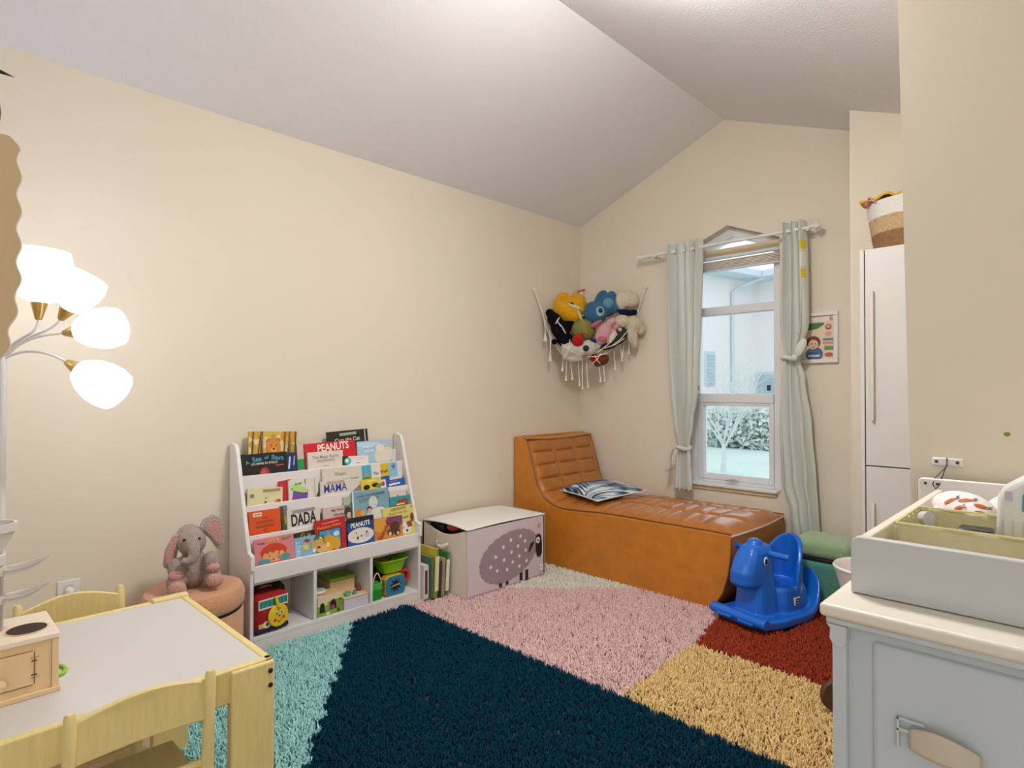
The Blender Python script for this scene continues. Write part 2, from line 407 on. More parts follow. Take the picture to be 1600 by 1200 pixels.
# ------------------------------------------------------------------ rug (each colour field a section of pile)
rug = thing('shag_rug', 'shaggy rug with colour-blocked fields covering the floor', 'rug', (1.5, -1.8, 0))
MB().box((.275, -3.1, 0), (2.56, -.08, .006)).build('backing', mat('rug_backing', '#35343a', .9), rug, smooth=False)
KEEP = [(-1, .455, -1.58, -.93), (0, 1.50, -.755, 0), (0, .262, -3, -1.72), (.27, .325, -1.74, -1.60), (.27, .41, -3.06, -2.69)]   # feet of the furniture standing on it
def pile(name, color, test, n_per=21000., h=.024):
    A = (2.56 - .275) * (3.1 - .08); n = int(A * n_per)
    x = rng.uniform(.275, 2.56, n); y = rng.uniform(-3.1, -.08, n)
    wob = .006 * np.sin(x * 90) + .006 * np.sin(y * 83 + 1)
    k = test(x + wob, y + wob)
    for a, b, c, d in KEEP: k &= ~((x > a) & (x < b) & (y > c) & (y < d))
    k &= ~((x > 1.60) & (x < 1.86) & (y > -.80) & (y < -.48))
    k &= ~((x > 2.135) & (y > -.74))
    k &= ~((x > 1.71) & (x < 2.012) & (y > -.39))
    x = x[k]; y = y[k]; n = len(x)
    hh = h * rng.uniform(.7, 1.25, n); ang = rng.uniform(0, 2 * PI, n); lean = rng.uniform(.1, .95, n) * .016
    r = rng.uniform(.0024, .0042, n)
    V = np.zeros((n, 3, 3, 3)); tw = rng.uniform(0, 2 * PI, n)
    for lv, (zf, lf, rf) in enumerate(((0, 0, 1.), (.6, .35, .95), (1., 1., .35))):
        for j in range(3):
            w = tw + 2 * PI * j / 3
            V[:, lv, j, 0] = x + np.cos(ang) * lean * lf + r * rf * np.cos(w) - 1.5
            V[:, lv, j, 1] = y + np.sin(ang) * lean * lf + r * rf * np.sin(w) + 1.8
            V[:, lv, j, 2] = .004 + hh * zf - (.006 * lf * lean / .016)
    base = np.arange(n)[:, None] * 9
    q = []
    for lv in range(2):
        for j in range(3): q.append(np.array([lv * 3 + j, lv * 3 + (j + 1) % 3, lv * 3 + 3 + (j + 1) % 3, lv * 3 + 3 + j]))
    Q = (base[:, None, :] + np.array(q)[None]).reshape(-1, 4)
    T = base + np.array([6, 7, 8])[None]
    me = bpy.data.meshes.new(name)
    me.vertices.add(n * 9); me.vertices.foreach_set('co', V.reshape(-1).astype(np.float32))
    nl = Q.size + T.size; me.loops.add(nl); me.loops.foreach_set('vertex_index', np.concatenate([Q.reshape(-1), T.reshape(-1)]).astype(np.int32))
    me.polygons.add(len(Q) + len(T))
    me.polygons.foreach_set('loop_start', np.concatenate([np.arange(len(Q)) * 4, len(Q) * 4 + np.arange(len(T)) * 3]).astype(np.int32))
    me.update(calc_edges=True); me.validate()
    me.polygons.foreach_set('use_smooth', [True] * len(me.polygons))
    me.materials.append(mat('pile_' + color.lstrip('#'), color, .95, var=.22, vscale=45, spec=.05))
    o = bpy.data.objects.new(name, me); COL.objects.link(o); o.parent = rug; stuff(o); return o
diag = lambda x, y: (y + 2.233) * (1.015 - .367) + (x - .367) * (2.737 - 2.233)      # >0 above the teal / navy border
xr = lambda y: np.where(y < -1.254, 1.631 - (y + 1.852) * .0535, 1.599 - (y + 1.254) * .157)
CRM = lambda x, y: (y + 1.334) * (1.009 - .427) - (x - .427) * (1.334 - .763) > 0
pile('navy_pile', '#0f3c50', lambda x, y: (y < -1.85) & (diag(x, y) > 0) & ((y > -2.24) | (diag(x, y) > 0)))
pile('teal_pile', '#ade2e0', lambda x, y: (y < -1.85) & (diag(x, y) <= 0))
pile('pink_pile', '#f3cbc9', lambda x, y: (y >= -1.85) & (x < xr(y)) & ~CRM(x, y))
pile('cream_pile', '#f5ebdb', lambda x, y: (y >= -1.85) & (x < xr(y)) & CRM(x, y))
pile('ochre_pile', '#f1cd92', lambda x, y: (y >= -1.85) & (y < -1.235) & (x >= xr(y)))
pile('rust_pile', '#a6442c', lambda x, y: (y >= -1.235) & (x >= xr(y)))

# ------------------------------------------------------------------ chaise
CY0, CY1 = -.755, -.045
ch = thing('chaise_lounge', 'tan leather tufted chaise lounge under the window', 'chaise', (.8, -.40, .006))
prof = [(.125, .822), (.142, .78), (.168, .70), (.196, .61), (.236, .50), (.30, .437), (.40, .404), (.52, .40), (.80, .416), (1.17, .418), (1.42, .42), (1.56, .418)]
# resample by arc length
P = [Vector((a, 0, b)) for a, b in prof]
acc = [0]
for i in range(1, len(P)): acc.append(acc[-1] + (P[i] - P[i - 1]).length)
TOT = acc[-1]
def cr(p0, p1, p2, p3, t): return .5 * ((2 * p1) + (-p0 + p2) * t + (2 * p0 - 5 * p1 + 4 * p2 - p3) * t * t + (-p0 + 3 * p1 - 3 * p2 + p3) * t ** 3)
def pf(u):
    s = u * TOT; i = 0
    while i < len(acc) - 2 and s > acc[i + 1]: i += 1
    t = (s - acc[i]) / (acc[i + 1] - acc[i])
    return cr(P[max(i - 1, 0)], P[i], P[i + 1], P[min(i + 2, len(P) - 1)], t)
ROWS = [0.0, .055, .11, .165, .22, .285, .35, .41, .47, .53, .59, .65, .71, .77, .83, .89, 1.0]
def topsurf(u, v):
    p = pf(u); q = pf(min(1, u + .004)) - pf(max(0, u - .004)); q.normalize(); nrm = Vector((-q.z, 0, q.x))
    if nrm.z < 0 and nrm.x < 0: nrm = -nrm
    e = .10; y = CY0 + (CY1 - CY0) * v
    inside = e < v < 1 - e
    puff = 0.
    i = 0
    while i < len(ROWS) - 2 and u > ROWS[i + 1]: i += 1
    a = (u - ROWS[i]) / (ROWS[i + 1] - ROWS[i])
    vv = min(max((v - .03) / .94, 0), 1) * 3; b = vv - min(int(vv), 2)
    ra = 1 - abs(2 * a - 1) ** 5; rb = 1 - abs(2 * b - 1) ** 6
    puff = .020 * (ra * .75 + .25) * rb
    if i in (0,): puff = .016 * rb * (1 - abs(2 * a - 1) ** 5)
    edge = min(v, 1 - v); puff *= min(1, edge / .03)
    crown = .032 * (1 - abs(2 * v - 1) ** 2.5) * (1 if u > .35 else .25 + .75 * u / .35)
    fade = max(0., (u - .95) / .05); drop = .02 * fade ** 2
    dip = 0.012 * math.sin(PI * v) * max(0, 1 - u / .1)
    p = p + nrm * (puff * (1 - fade) - .006 + crown * (1 - .5 * fade)) - Vector((0, 0, drop + dip))
    bow = .02 * math.sin(PI * v) * fade
    return (p.x + bow, y, p.z)
MB().grid(topsurf, 200, 72).build('tufted_cushion', M_leather_t, ch, angle=80)
# button dimples in the seat
# side panels, following the profile
side = [(p.x, p.z - .004) for p in [pf(i / 60) for i in range(61)]]
outline = [(.012, .006), (.012, .838), (.06, .842)] + side + [(1.563, .40), (1.558, .30), (1.545, .21), (1.515, .11), (1.47, .035), (1.44, .006)]
for nm, y0, y1 in (('side_panel', CY0 - .006, CY0 + .02), ('side_panel', CY1 - .02, CY1 + .002)):
    MB().prism(outline, XZ, y0, y1).build(nm, M_leather, ch, bevel=.006, seg=3)
MB().box((.012, CY0, .006), (.02, CY1, .838)).build('back_panel', M_leather, ch, smooth=False)
def backtop(u, v):
    y = CY0 + (CY1 - CY0) * v; return (.012 + .128 * u, y, .838 - .016 * u - .014 * math.sin(PI * v) + .008 * math.sin(PI * u))
MB().grid(backtop, 10, 24).build('back_top', M_leather, ch)
def front(u, v):
    e = [(1.56, .41), (1.562, .32), (1.548, .21), (1.515, .11), (1.47, .035), (1.44, .006)]
    k = u * (len(e) - 1); i = min(int(k), len(e) - 2); t = k - i
    x = e[i][0] * (1 - t) + e[i + 1][0] * t; z = e[i][1] * (1 - t) + e[i + 1][1] * t
    return (x + .02 * math.sin(PI * v) * (1 - u), CY0 + (CY1 - CY0) * v, z)
MB().grid(front, 16, 16).build('front_panel', M_leather, ch)
M_pipe = mat('leather_piping', '#7a4a17', .4, var=.05, coat=.2)
for y in (CY0 - .002, CY1):
    MB().tube([(a, y, b + .005) for a, b in side], .0045, 6).build('piping', M_pipe, ch)
MB().tube([(1.56 + .02 * math.sin(PI * i / 20), CY0 + (CY1 - CY0) * i / 20, .407) for i in range(21)], .0045, 6).build('piping', mat('pale_piping', '#d8c4b4', .4), ch)
MB().tube([(.135, CY0 + (CY1 - CY0) * i / 20, .826 - .014 * math.sin(PI * i / 20)) for i in range(21)], .0045, 6).build('piping', M_pipe, ch)
MB().tube([(1.563, CY0 - .006, .40), (1.558, CY0 - .006, .30), (1.545, CY0 - .006, .21), (1.515, CY0 - .006, .11), (1.47, CY0 - .006, .035), (1.44, CY0 - .006, .012)], .004, 6).build('piping', M_pipe, ch)

# pillow on it
def pillow_mat():
    m = mat('leaf_print_cotton', '#dfe3e6', .85, var=.02, bump=.1)
    nt = m.node_tree; N = nt.nodes; L = nt.links; p = N['Principled BSDF']
    tc = N.new('ShaderNodeTexCoord'); mp = N.new('ShaderNodeMapping'); mp.inputs['Rotation'].default_value = (0, 0, -.55); mp.inputs['Location'].default_value = (.05, 0, 0)
    L.new(tc.outputs['Object'], mp.inputs['Vector'])
    sx = N.new('ShaderNodeSeparateXYZ'); L.new(mp.outputs['Vector'], sx.inputs[0])
    ab = N.new('ShaderNodeMath'); ab.operation = 'ABSOLUTE'; L.new(sx.outputs['X'], ab.inputs[0])
    t_ = N.new('ShaderNodeMath'); t_.operation = 'MULTIPLY_ADD'; t_.inputs[1].default_value = -1.1; L.new(ab.outputs[0], t_.inputs[0]); L.new(sx.outputs['Y'], t_.inputs[2])
    cx = N.new('ShaderNodeCombineXYZ'); k1 = N.new('ShaderNodeMath'); k1.operation = 'MULTIPLY'; k1.inputs[1].default_value = 62; L.new(t_.outputs[0], k1.inputs[0]); L.new(k1.outputs[0], cx.inputs['X'])
    k2 = N.new('ShaderNodeMath'); k2.operation = 'MULTIPLY'; k2.inputs[1].default_value = 5; L.new(sx.outputs['X'], k2.inputs[0]); L.new(k2.outputs[0], cx.inputs['Y'])
    no = N.new('ShaderNodeTexNoise'); no.inputs['Scale'].default_value = 1.; no.inputs['Detail'].default_value = 2.5; L.new(cx.outputs[0], no.inputs['Vector'])
    n2 = N.new('ShaderNodeTexNoise'); n2.inputs['Scale'].default_value = 6.; L.new(tc.outputs['Object'], n2.inputs['Vector'])
    mx = N.new('ShaderNodeMath'); mx.operation = 'MULTIPLY_ADD'; mx.inputs[1].default_value = .7; L.new(n2.outputs['Fac'], mx.inputs[0])
    m2 = N.new('ShaderNodeMath'); m2.operation = 'MULTIPLY_ADD'; m2.inputs[1].default_value = 1.0; m2.inputs[2].default_value = -.36; L.new(no.outputs['Fac'], m2.inputs[0]); L.new(m2.outputs[0], mx.inputs[2])
    r = N.new('ShaderNodeValToRGB'); e = r.color_ramp.elements; e[0].position = .40; e[0].color = lin('#1f2f45'); e[1].position = .60; e[1].color = lin('#dfe5e9')
    ee = e.new(.49); ee.color = lin('#5f7f9e')
    L.new(mx.outputs[0], r.inputs['Fac']); L.new(r.outputs['Color'], p.inputs['Base Color'])
    return m
pw = thing('throw_pillow', 'white cushion with a navy palm leaf print lying on the tan chaise', 'cushion', (.52, -.44, .487))
pw.rotation_euler = (math.radians(4), math.radians(2), math.radians(-14))
m = MB()
def pil(sgn):
    def fn(u, v):
        a, b = 2 * u - 1, 2 * v - 1
        h = .055 * ((1 - abs(a) ** 2.4) * (1 - abs(b) ** 2.4)) ** .6
        k = 1 - .07 * (1 - abs(b) ** 2) * abs(a) ** 3; k2 = 1 - .07 * (1 - abs(a) ** 2) * abs(b) ** 3
        return (.205 * a * k, .205 * b * k2, sgn * h * (1 if sgn > 0 else .55))
    return fn
m.grid(pil(1), 24, 24).grid(pil(-1), 24, 24); m.build('cushion_cover', pillow_mat(), pw, local=True, angle=80)
pts = []
for k in range(81):
    t = 4 * k / 80; s = int(t) % 4; q = 2 * (t - int(t)) - 1
    a, b = [(q, -1), (1, q), (-q, 1), (-1, -q)][s]
    kk = 1 - .07 * (1 - abs(b) ** 2) * abs(a) ** 3; k2 = 1 - .07 * (1 - abs(a) ** 2) * abs(b) ** 3
    pts.append((.206 * a * kk, .206 * b * k2, 0))
MB().tube(pts, .004, 6).build('piping', ink('#e9ecee'), pw, local=True)

# ------------------------------------------------------------------ toy chest
M_canvas = mat('canvas_cream', '#ecdfcc', .85, var=.03, bump=.15, bscale=400)
M_lav = mat('canvas_lavender', '#d9cbd2', .85, var=.03, bump=.15, bscale=400)
X0, X1, Y0, Y1, H = .05, .452, -1.572, -.94, .40
tc_ = thing('toy_chest', 'cream fabric toy chest with a spotted purple sheep on its front', 'toy chest', (.25, -1.25, .006))
MB().box((X0, Y0, .006), (X0 + .012, Y1, H - .01)).box((X0, Y1 - .012, .006), (X1, Y1, H - .01)).box((X0, Y0, .006), (X1, Y1, .018)).build('body', M_canvas, tc_, smooth=False)
MB().box((X1 - .012, Y0 + .0, .006), (X1, Y1, H - .012)).build('front_panel', M_lav, tc_, bevel=.003)
# left end with a dipped top edge
poly = [(X0, .006), (X1 - .012, .006), (X1 - .012, H - .012)] + [(X0 + (X1 - X0 - .012) * (1 - i / 12), H - .012 - .045 * math.sin(PI * i / 12) ** 1.2) for i in range(1, 12)] + [(X0, H - .012)]
MB().prism(poly, XZ, Y0, Y0 + .012).build('end_panel', M_canvas, tc_, smooth=False)
def lid(u, v):
    x = X0 - .002 + (X1 - X0 + .006) * u; y = Y0 - .004 + (Y1 - Y0 + .008) * v
    z = H - .006 + .012 * math.sin(PI * min(v * 1.15, 1)) * .5 + .012 * (1 - v) * math.sin(PI * u)
    return (x, y, z)
MB().grid(lid, 16, 20).build('lid', mat('lid_canvas', '#eae6e0', .85, var=.02, bump=.15, bscale=400), tc_, solid=.006)
hp = [(X0 + .14 + .10 * i / 10, Y0 - .004 - .03 * math.sin(PI * i / 10), .275 - .012 * math.sin(PI * i / 10)) for i in range(11)]
m = MB()
for i in range(10):
    a, b = Vector(hp[i]), Vector(hp[i + 1]); m.add([a, b, b + Vector((0, 0, .026)), a + Vector((0, 0, .026))], [(0, 1, 2, 3)])
m.build('handle', M_canvas, tc_, solid=.004)
MB().box((X1 - .001, Y0, .010), (X1 + .0012, Y1, .032)).build('hem_band', ink('#c3a3b6'), tc_, smooth=False)
FN = lambda a, b, d: (X1 + d, Y0 + a, b)
cx, cy = .325, .195
body = [];
for k in range(240):
    w = 2 * PI * k / 240; rr = 1 + .035 * abs(math.sin(13 * w))
    body.append((cx + .235 * rr * math.cos(w) * (1 + .05 * math.sin(w)), cy + .138 * rr * math.sin(w) + .03 * math.cos(w)))
sh = [('r', .235, .014, .262, .075, '#232025'), ('r', .29, .012, .315, .07, '#232025'), ('r', .405, .02, .432, .08, '#232025'), ('r', .455, .022, .482, .085, '#232025'),
      ('e', .248, .018, .0135, .012, '#232025'), ('e', .302, .016, .0135, .012, '#232025'), ('p', body, '#a28f97')]
for i, (a, b) in enumerate([(.17, .16), (.15, .10), (.21, .21), (.22, .13), (.26, .07), (.27, .255), (.275, .18), (.30, .12), (.33, .285), (.335, .215), (.345, .155), (.35, .075), (.39, .24), (.40, .18), (.40, .12), (.41, .295), (.45, .26), (.455, .205), (.46, .14), (.46, .085), (.50, .29), (.51, .235), (.515, .17), (.22, .06), (.38, .05), (.12, .14), (.19, .28)]):
    if ((a - cx) / .2) ** 2 + ((b - cy - (a - cx) * .13) / .112) ** 2 < 1: sh.append(('e', a, b, .0105, .0105, '#ece6ea'))
sh += [('p', [(.545, .27), (.565, .285), (.59, .27), (.60, .22), (.598, .16), (.58, .14), (.555, .15), (.545, .19)], '#1d1b20'), ('e', .562, .245, .017, .02, '#eceaea'), ('e', .563, .243, .006, .008, '#1d1b20'),
       ('p', [(.475, .185), (.487, .19), (.528, .235), (.52, .25), (.495, .235)], '#1d1b20'), ('r', .575, .055, .612, .095, '#eeeaea'), ('l', 0, .593, .075, .028, 0, '#a89aa2'),
       ('p', [(.555, .335), (.57, .352), (.575, .337), (.59, .352), (.583, .33), (.57, .328)], '#a898a4')]
art(tc_, sh, FN, 'sheep_print', local=False)
# what shows in the gap
MB().ell((.27, Y0 + .06, .375), (.05, .04, .025)).build('red_toy', plastic('#c23a34')); o = bpy.data.objects['red_toy']; tag(o, 'red toy peeking out of the open end of the sheep toy chest', 'toy')
o = MB().box((.08, Y0 + .03, .33), (.2, Y0 + .12, .385)).build('dark_toy', plastic('#23262e'), bevel=.012); tag(o, 'dark toy under the lid of the sheep toy chest', 'toy')

# ------------------------------------------------------------------ bookcase
BY0, BY1 = -2.66, -1.735
bc = thing('book_display_shelf', 'white sling style bookcase with four tiers and three cubbies against the left wall', 'bookcase', (.13, -2.2, 0))
sideP = [(.012, 0), (.25, 0), (.25, .36), (.262, .362), (.262, .43), (.222, .44), (.088, .88), (.075, .905), (.03, .915), (.012, .912)]
for y0 in (BY0, BY1 - .018):
    MB().prism(sideP, XZ, y0, y0 + .018).build('side_panel', M_whitem, bc, bevel=.003)
MB().box((.012, BY0 + .018, .30), (.018, BY1 - .018, .80)).build('back_panel', M_whitem, bc, smooth=False)
MB().box((.012, BY0 + .018, .05), (.248, BY1 - .018, .068)).build('bottom_shelf', M_whitem, bc, bevel=.002)
MB().box((.235, BY0 + .018, 0), (.247, BY1 - .018, .05)).build('plinth', M_whitem, bc, bevel=.002)
MB().box((.012, BY0 + .018, .312), (.248, BY1 - .018, .328)).build('cubby_top', M_whitem, bc, bevel=.002)
MB().box((.234, BY0 + .018, .304), (.25, BY1 - .018, .378)).build('front_lip', M_whitem, bc, bevel=.003)
for y in (-2.352, -2.045):
    MB().box((.014, y - .008, .068), (.248, y + .008, .312)).build('divider', M_whitem, bc, bevel=.002)
ROW = {'A': (.100, .763), 'B': (.148, .631), 'C': (.195, .505), 'D': (.240, .378)}
TT = .10
RT = Matrix.Rotation(-.04, 3, 'Y')
for k in 'ABC':
    x, z = ROW[k]
    MB().box((x - .006, BY0 + .018, z - .082), (x + .003, BY1 - .018, z), R=RT, c=(x, -2.2, z)).build('front_lip', M_whitem, bc, bevel=.003)
for k in 'ABCD':
    x, z = ROW[k]
    MB().box((max(x - .075, .02), BY0 + .018, z - .087), (x + (.003 if k != 'D' else -.008), BY1 - .018, z - .076)).build('tier_shelf', M_whitem, bc, smooth=False)
    if k != 'D':
        MB().box((max(x - .07, .02), BY0 + .018, z - .08), (max(x - .066, .024), BY1 - .018, z + .06)).build('tier_back', M_whitem, bc, smooth=False)

# ------------------------------------------------------------------ books in the tiers
def book(row, layer, y0, y1, zl, zr, label, shapes, cover, th=.010, name='picture_book', pages='#efe9dd', drop=.074, dz=0.):
    x, z = ROW[row]; off = -.008 - .0122 * ((2 if row == 'A' else 1) - layer) + dz
    w = math.hypot(y1 - y0, zr - zl); roll = math.atan2(zr - zl, y1 - y0)
    zb = z - drop
    h = ((zl + zr) / 2 - zb) * math.sqrt(1 + TT * TT)
    t = thing(name, label, 'book', group='children\'s books in the white display shelf')
    M3 = Matrix.Rotation(-math.atan(TT), 3, 'Y') @ Matrix.Rotation(PI / 2, 3, 'Z') @ Matrix.Rotation(-roll, 3, 'Y')
    ztop = (zl + zr) / 2; yc = (y0 + y1) / 2
    top = Vector((x + off - (ztop - z) * TT, yc, ztop))
    base = top - (M3 @ Vector((0, 0, h)))
    t.matrix_basis = Matrix.Translation(base) @ M3.to_4x4()
    hw = w / 2
    MB().box((-hw, -.0006, 0), (hw, .0012, h)).box((-hw, th - .0012, 0), (hw, th, h)).box((-hw, 0, 0), (-hw + .0015, th, h)).build('cover', ink(cover), t, local=True, smooth=False)
    MB().box((-hw + .0012, .0012, .003), (hw - .003, th - .0012, h - .003)).build('pages', ink(pages), t, local=True, smooth=False)
    vis = ztop - z + .006      # visible height above the lip
    v0 = h - (ztop - z) * math.sqrt(1 + TT * TT)
    fn = lambda a, b, d: (-hw + a * w, -.0006 - d, v0 + b * (h - v0))   # a 0..1 across, b 0..1 over what shows
    # keep letters undistorted: text in metres is rescaled by art through fn, so widths are given as fractions and heights follow
    ratio = w / max(h - v0, 1e-3)
    out = []
    for s in shapes:
        out.append(s)
    art2(t, out, fn, ratio)
    return t
def clip01(pts):
    for ax, lim, sg in ((0, 0, 1), (0, 1, -1), (1, 0, 1), (1, 1, -1)):
        out = []
        for i in range(len(pts)):
            a, b = pts[i - 1], pts[i]; da, db = (a[ax] - lim) * sg, (b[ax] - lim) * sg
            if (da >= 0) != (db >= 0):
                t = da / (da - db); out.append((a[0] + (b[0] - a[0]) * t, a[1] + (b[1] - a[1]) * t))
            if db >= 0: out.append(b)
        pts = out
        if len(pts) < 3: return []
    return pts
def art2(t, shapes, fn, ratio):
    """like art() but in 0..1 cover coordinates, cut off at the cover's edges; text widths are fractions of the cover width and letters keep their shape"""
    conv = []
    g = lambda a, b, d: fn(a, b * ratio, d)      # b in units of cover width
    for s in shapes:
        k = s[0]
        if k == 'r': pts = [(s[1], s[2]), (s[3], s[2]), (s[3], s[4]), (s[1], s[4])]
        elif k == 'e': pts = [(s[1] + s[3] * math.cos(2 * PI * i / 24), s[2] + s[4] * math.sin(2 * PI * i / 24)) for i in range(24)]
        elif k == 'p': pts = list(s[1])
        elif k == 's': pts = [(s[1] + s[3] * (1 if i % 2 == 0 else .5) * math.sin(PI * i / s[4]), s[2] + ratio * s[3] * (1 if i % 2 == 0 else .5) * math.cos(PI * i / s[4])) for i in range(2 * s[4])]
        if k in 'tl': conv.append((k, s[1], s[2], s[3] / ratio, s[4], s[5], s[-1]))
        else:
            pts = clip01(pts)
            if len(pts) > 2: conv.append(('p', [(a, b / ratio) for a, b in pts], s[-1]))
    art(t, conv, g)

# tier A (top)
tw = lambda *c: [('p', [(a, 0), (a + .03, 0), (a + .035 + d, 1), (a + .01 + d, 1)], col) for a, d, col in c]
book('A', 0, -2.587, -2.355, .963, .952, 'autumn forest picture book with a brown bear face on top tier of white bookcase',
     [('r', 0, 0, 1, 1, '#e9d9a0'), ('e', .15, .95, .16, .14, '#d9a02c'), ('e', .45, .98, .2, .12, '#d8b83c'), ('e', .85, .9, .2, .2, '#dc9a2c'), ('e', .9, .4, .12, .3, '#b7a33a'), ('e', .2, .5, .12, .2, '#e3b35a')]
     + [('e', (i * .137) % 1, .25 + (i * .31) % .7, .05, .07, ['#d79a2e', '#c9b04a', '#e0b060', '#b9a23c'][i % 4]) for i in range(16)] + tw((.03, .03, '#4a3a24'), (.12, .1, '#6b512c'), (.20, .05, '#3f3220'), (.27, -.03, '#8a6a34'), (.70, .03, '#6b512c'), (.77, .06, '#5a4426'), (.86, -.04, '#7c6230'), (.94, .02, '#4a3a24')) +
     [('e', .40, .78, .05, .06, '#c97a2a'), ('e', .60, .78, .05, .06, '#c97a2a'), ('e', .50, .62, .15, .19, '#d98a32'), ('e', .50, .55, .06, .07, '#e2a65a'), ('e', .45, .66, .014, .018, '#2a1c10'), ('e', .55, .66, .014, .018, '#2a1c10'), ('e', .50, .575, .025, .025, '#2a1c10'), ('e', .50, .3, .17, .2, '#c97a2a')], '#c9a94a')
book('A', 2, -2.648, -2.42, .859, .860, 'black book with light blue arched title Sea of Stars on top tier',
     [('t', 'A', .17, .60, .07, .3, '#45b4d2'), ('t', 'Sea', .37, .74, .19, .15, '#45b4d2'), ('t', 'of', .57, .79, .09, .05, '#45b4d2'), ('t', 'Stars', .80, .75, .26, -.12, '#45b4d2'), ('t', 'UN MARE DI STELLE', .52, .52, .55, .02, '#e8dccb'), ('l', 0, .84, .37, .18, .05, '#c8424a'), ('e', .52, .06, .1, .26, '#a53436'), ('e', .50, .02, .07, .2, '#c24a44')], '#1f1714')
book('A', 1, -2.421, -2.365, .852, .852, 'narrow navy book with white sideways letters beside the black star book', [('l', 0, .35, .45, 1.05, 1.45, '#d8e4f4'), ('l', 0, .78, .55, .8, 1.45, '#9fb8e0')], '#22306c')
book('A', 0, -2.355, -2.30, .885, .886, 'pale book with a green lower half behind the red title book', [('r', 0, 0, 1, .42, '#23a457'), ('r', 0, .42, 1, 1, '#dcc6bb')], '#dcc6bb')
book('A', 1, -2.321, -2.035, .887, .896, 'red hardcover with big white PEANUTS title on top tier', [('r', 0, 0, .06, 1, '#d2303a'), ('t', 'PEANUTS', .55, .80, .62, .03, '#f1ece4')], '#d31a26')
book('A', 2, -2.312, -2.117, .846, .846, 'cream book The Magic Bunny on the top tier', [('t', 'The Magic Bunny', .5, .66, .76, .03, '#9a9088'), ('l', 0, .5, .45, .5, .03, '#bdb4aa'), ('e', .5, .1, .1, .05, '#8a8480'), ('e', .5, .08, .09, .04, '#e3dbce')], '#e3dbce')
book('A', 0, -2.189, -1.949, .940, .949, 'dark green book Cam the Cat standing highest in the bookcase', [('t', 'Cam the Cat', .48, .74, .62, .03, '#e6e0d0'), ('l', 0, .5, .90, .42, .03, '#a8a898'), ('r', .91, 0, .935, 1, '#c8c8cc')], '#20261d')
book('A', 2, -2.121, -1.965, .813, .806, 'small white book with a turquoise bird at the right of the top tier', [('r', 0, 0, .22, 1, '#1d2426'), ('e', .2, .45, .13, .4, '#3fb8b4'), ('e', .17, .5, .07, .2, '#e8eceb'), ('l', 0, .6, .22, .14, 0, '#3a3a44'), ('e', .7, .7, .14, .12, '#e8cfd0')], '#e9e4e2')
book('A', 1, -2.025, -1.81, .882, .883, 'light blue book with a white bear sketch at the right end of the top tier',
     [('r', 0, 0, 1, 1, '#a9cbe0'), ('e', .3, .85, .4, .1, '#c8dfec'), ('e', .85, .35, .2, .35, '#d6e0c4'), ('e', .72, .28, .24, .36, '#e6dcc8'), ('e', .66, .66, .13, .15, '#ece2d0'), ('e', .78, .74, .06, .05, '#e8dcc8'), ('e', .8, .7, .018, .02, '#463a34'), ('l', 0, .3, .74, .3, .05, '#d8e8f4'), ('l', 0, .33, .55, .3, .05, '#d8e8f4'), ('e', .06, .2, .06, .1, '#6e9a52')], '#b8d4e4')
# tier B
book('B', 1, -2.625, -2.461, .707, .699, 'pale yellow book back with a barcode on the second tier', [('r', .04, .40, .18, .68, '#f0ead8')] + [('r', .05 + .016 * i, .42, .05 + .016 * i + (.009 if i % 3 else .005), .66, '#4a4640') for i in range(8)] + [('l', 0, .68, .84, .5, .02, '#b09a62'), ('l', 0, .52, .36, .08, 0, '#4a4640'), ('e', .5, .1, .03, .05, '#3a342c'), ('e', .87, .12, .07, .12, '#b5522f'), ('e', .8, .08, .05, .08, '#d98a4a')], '#e3d9a8')
book('B', 0, -2.474, -2.416, .722, .728, 'red book corner poking up behind the purple and green book', [], '#cf2a30')
book('B', 1, -2.433, -2.281, .724, .724, 'white book with purple and lime green animal shapes on the second tier', [('p', [(.1, 0), (.62, 0), (.66, .45), (.5, .32), (.3, .42), (.16, .5)], '#7b4a9e'), ('p', [(.16, .78), (.52, .62), (.66, .32), (.5, .30), (.02, .52)], '#b7dc7c'), ('p', [(.22, .86), (.3, .80), (.42, .88), (.44, .74), (.2, .72)], '#6fb24a'), ('l', 0, .56, .86, .17, -1.5, '#3a3a3a'), ('e', .12, .56, .02, .03, '#2a2a2a'), ('r', .86, 0, .9, 1, '#c9bfb6'), ('p', [(.9, 0), (1, 0), (1, .3)], '#5a4a3e')], '#e2ddd4')
book('B', 0, -2.252, -2.021, .761, .760, 'tall cream book about Ginger on the second tier', [('t', 'Ginger,', .45, .74, .3, .02, '#8a837a'), ('t', 'the Courageous Kitten', .5, .50, .78, .05, '#9c948a'), ('p', [(.72, 0), (1, 0), (1, .35)], '#8f84a6'), ('r', 0, 0, .03, 1, '#d0c6b8')], '#dfd6c6')
book('B', 1, -2.27, -2.102, .701, .699, 'board book with blue block letters MAMA on the second tier', [('t', 'MAMA', .5, .47, .76, .03, '#2f4a9c'), ('l', 0, .5, .86, .6, .02, '#c9a9a0')], '#e0d6cc')
book('B', 1, -2.04, -1.917, .684, .689, 'bright yellow book with black goggle eyes on the second tier', [('e', .25, .25, .16, .24, '#1a1a18'), ('e', .68, .35, .17, .2, '#1a1a18'), ('e', .86, .2, .13, .24, '#5aa03c'), ('l', 0, .5, .8, .4, .03, '#f2e9b0')], '#e8cf2c')
